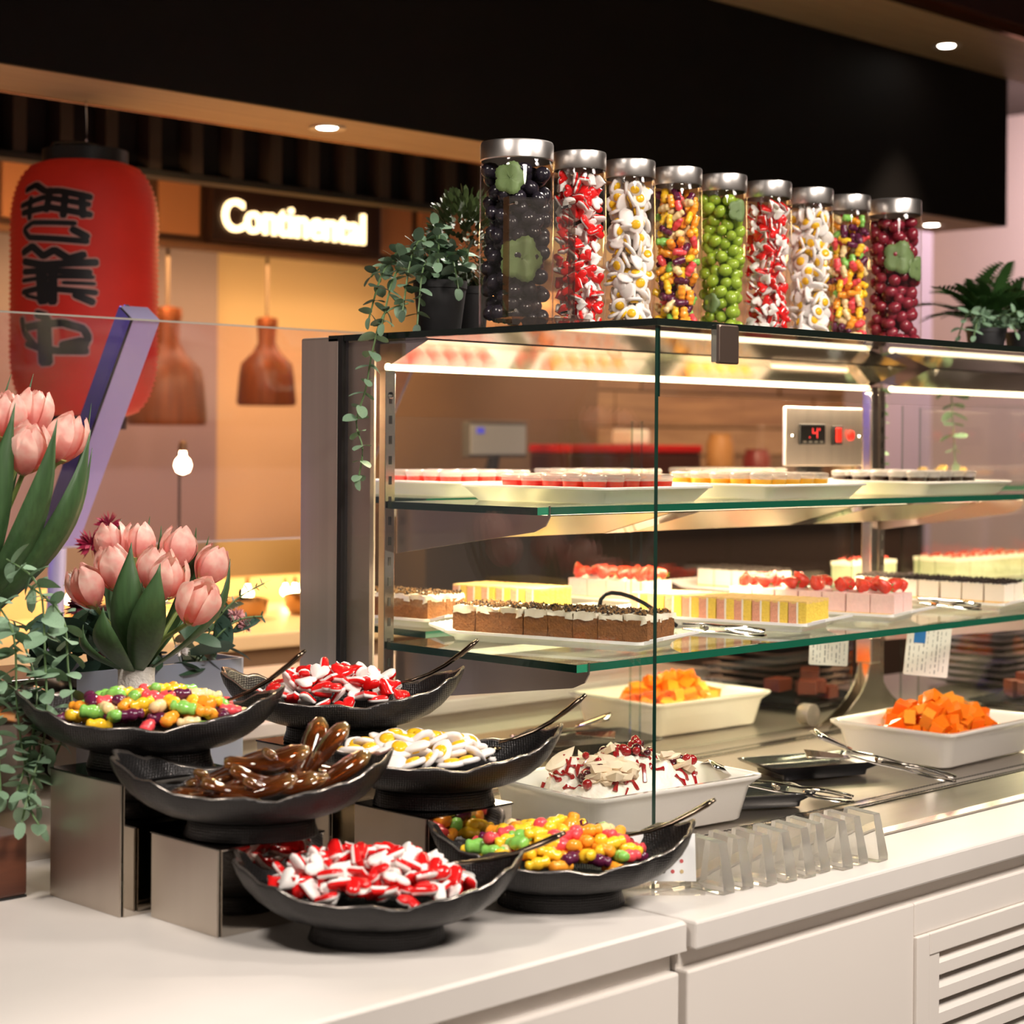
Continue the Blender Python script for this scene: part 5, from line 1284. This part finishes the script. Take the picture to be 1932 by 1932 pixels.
def blade(parent, base, tip, w_, out, sag=.02, tw=.0):
    B, T = Vector(base), Vector(tip); d = T - B; o_ = Vector(out).normalized(); side = d.cross(o_).normalized()
    w_ *= .88; vs = []; fs = []; n = 12
    for i in range(n + 1):
        t = i / n; c = B + d * t + o_ * (math.sin(t * PI) * sag * 1.5 + sag * .6 * t * t); hw = w_ * (.10 + .90 * math.sin(PI * min(1, t * .97 + .03) ** .95)) * .5 * (1 - t ** 6) + .0003
        s_ = (Matrix.Rotation(tw * t, 3, d.normalized()) @ side)
        for u in (-1, -.5, 0, .5, 1): vs.append(c + s_ * u * hw - o_ * (.010 * u * u - .012) * (hw / .03))
    for i in range(n):
        for k in range(4): fs.append((i * 5 + k, i * 5 + k + 1, i * 5 + k + 6, i * 5 + k + 5))
    o = ob('leaf', MB().add(vs, fs), TULLEAF, parent, 'all'); s_ = o.modifiers.new('thick', 'SOLIDIFY'); s_.thickness = .0009
vc = Vector((-.535, .575, 1.1146))
tb = thing('tulip_pot', 'pink artificial tulips with broad leaves in a white textured pot', 'flowers')
ob('pot', MB().lathe([(.022, 0), (.027, .003), (.0285, .02), (.0275, .040), (.0285, .054), (.0265, .055), (.024, .045), (.002, .044)], 26, M=Matrix.Translation(vc)), mat('white_bark', (.74, .70, .64), .8, bump=1., bump_scale=110), tb, 'all')
b0 = vc + Vector((0, 0, .045))
for tp, tl_, s_ in (((-.601, .587, 1.262), (-.25, .0), 1.05), ((-.566, .580, 1.285), (-.1, -.0), 1.08), ((-.530, .540, 1.283), (0, 0), 1.08), ((-.548, .485, 1.278), (0, -.1), 1.05), ((-.534, .440, 1.245), (-.05, -.25), 1.22), ((-.519, .660, 1.320), (0, .1), 1.0), ((-.495, .636, 1.320), (.1, .1), 1.0), ((-.454, .595, 1.312), (.1, 0), 1.05), ((-.435, .548, 1.290), (.2, -.1), 1.0)):
    tulip(tb, b0 + Vector((R(-.012, .012), R(-.012, .012), 0)), tp, tl_, s_)
for tp, w_, out, sg_ in (((-.632, .505, 1.270), .052, (-1, -.6, 0), .025), ((-.583, .513, 1.362), .060, (-.7, -.7, 0), .028), ((-.578, .451, 1.334), .060, (-.7, -1, 0), .030), ((-.458, .472, 1.334), .042, (.6, -1, 0), .030), ((-.500, .655, 1.389), .042, (-.3, .8, 0), .02),
                     ((-.451, .663, 1.391), .035, (.4, .8, 0), .02), ((-.451, .640, 1.377), .03, (.6, .5, 0), .02), ((-.424, .594, 1.375), .045, (1, .1, 0), .02), ((-.391, .603, 1.360), .03, (1, .3, 0), .02), ((-.600, .60, 1.235), .045, (-1, .2, 0), .02), ((-.55, .54, 1.30), .05, (-.5, -.8, 0), .012)):
    blade(tb, b0 + Vector((out[0] * .010, out[1] * .010, -.002)), tp, w_, out, sg_)
# second bouquet in a glass goblet, cut by the frame
gb = thing('tulip_goblet', 'pink tulips in a brown rimmed glass goblet at the picture edge', 'flowers')
gc_ = Vector((-.795, .625, 1.1662))
ob('goblet', MB().lathe([(.035, 0), (.036, .003), (.006, .010), (.005, .030), (.018, .042), (.034, .070), (.042, .10), (.046, .128)], 30, M=Matrix.Translation(gc_), cap1=False), GJAR, gb, 'all')
ob('brown_rim', MB().lathe([(.046, .126), (.052, .131), (.053, .135), (.046, .136)], 30, M=Matrix.Translation(gc_), cap0=False, cap1=False), mat('rim_brown', (.10, .045, .03), .3), gb, True)
b2 = gc_ + Vector((0, 0, .07))
for tp, tl_, s_ in (((-.762, .579, 1.51), (-.1, -.1), 1.1), ((-.716, .589, 1.515), (.1, 0), 1.1), ((-.762, .521, 1.465), (-.2, -.4), 1.2), ((-.707, .523, 1.48), (.1, -.2), 1.15), ((-.80, .57, 1.48), (-.3, 0), 1.1)):
    tulip(gb, b2 + Vector((R(-.012, .012), R(-.012, .012), 0)), tp, tl_, s_)
for tp, w_, out, sg_ in (((-.708, .637, 1.609), .03, (0, .8, 0), .02), ((-.679, .637, 1.610), .035, (.4, .6, 0), .02), ((-.641, .570, 1.566), .055, (1, -.3, 0), .03), ((-.684, .501, 1.527), .060, (.3, -1, 0), .035), ((-.782, .513, 1.563), .055, (-.5, -1, 0), .03), ((-.746, .477, 1.541), .055, (0, -1, 0), .03), ((-.781, .569, 1.579), .04, (-1, 0, 0), .02), ((-.655, .545, 1.50), .05, (.8, -.8, 0), .03)):
    blade(gb, b2 + Vector((out[0] * .012, out[1] * .012, 0)), tp, w_, out, sg_)
# ---------------------------------------------------------------- mixed flower planter
fpn = thing('flower_planter', 'frosted blue grey planter box of mixed artificial flowers behind the tulips', 'planter')
ob('planter_box', rrloft([(.215, .065, .008, 0), (.215, .065, .008, .228), (.209, .059, .006, .228), (.209, .059, .006, .17)], 2), mat('frosted_acrylic', (.30, .33, .42), .35, 0, .5, .25, 1.45), fpn, loc=(-.345, .905, .9006))
MAG = mat('magenta_flower', (.30, .008, .045), .6); BUR = mat('burgundy_flower', (.07, .006, .018), .6); WHF = mat('white_flower', (.74, .68, .66), .6); PNF = mat('dusty_pink_flower', (.52, .25, .27), .6)
def pom(p, r, m_, n=70):
    mb = MB()
    for k in range(n):
        d = Vector((random.gauss(0, 1), random.gauss(0, 1), random.gauss(0, 1) + .3)).normalized(); u = d.orthogonal().normalized()
        mb.add([Vector(p), Vector(p) + d * r * .6 + u * r * .14, Vector(p) + d * r * R(.85, 1.1), Vector(p) + d * r * .6 - u * r * .14], [(0, 1, 2, 3)])
    ob('bloom', mb, m_, fpn)
for p, r, m_ in (((-.310, 1.0, 1.362), .026, MAG), ((-.355, .984, 1.330), .030, MAG), ((-.33, .98, 1.335), .024, MAG), ((-.373, .99, 1.262), .032, WHF), ((-.370, .98, 1.222), .034, BUR), ((-.345, .96, 1.205), .028, BUR), ((-.215, .85, 1.247), .028, WHF), ((-.157, .83, 1.205), .018, PNF),
                 ((-.145, .82, 1.187), .017, PNF), ((-.175, .84, 1.190), .014, PNF), ((-.34, .93, 1.165), .022, PNF), ((-.36, .93, 1.14), .020, PNF), ((-.26, .85, 1.15), .016, WHF), ((-.18, .845, 1.15), .014, PNF), ((-.45, .93, 1.17), .025, PNF)): pom(p, r, m_)
BIGL = [leaf_mesh(.62, .15, .25, m_=LEAFD), leaf_mesh(.5, .15, .1, m_=mat('teal_leaf', (.05, .10, .075), .45, noise_amt=.3))]
for k in range(46):
    x, y = -.345 + R(-.19, .20), .905 + R(-.05, .045); h = R(.0, .12)
    link('leaf', random.choice(BIGL), fpn, (x, y, 1.085 + h), look((R(-1, 1), R(-1, .4), R(-.3, .9)), R(-1, 1)), R(.05, .085))
for k in range(44):
    x, y = (R(-.28, -.16) if k % 3 else R(-.46, -.34)), R(.82, .93)
    link('leaf', random.choice(BIGL), fpn, (x, y, 1.12 + R(0, .11)), look((R(-1, 1), R(-1, .3), R(-.5, .8)), R(-1, 1)), R(.045, .08))
strand(fpn, [(-.24, .86, 1.10), (-.2, .84, 1.19), (-.165, .82, 1.235), (-.12, .80, 1.262)], .024, .010, [leaf_mesh(.28, .1, .1, m_=LEAFD)], taper=.4)
strand(fpn, [(-.24, .86, 1.10), (-.2, .83, 1.17), (-.165, .81, 1.20), (-.13, .79, 1.205)], .022, .010, [leaf_mesh(.28, .1, .1, m_=LEAFD)], taper=.4)
for x in (-.355, -.33, -.31, -.37, -.215):
    ob('stem', MB().tube([(x + .02, .92, 1.07), (x + .005, .95, 1.17), (x, .97 if x < -.3 else .86, 1.25)], .0018, 5), STEMG, fpn, True)
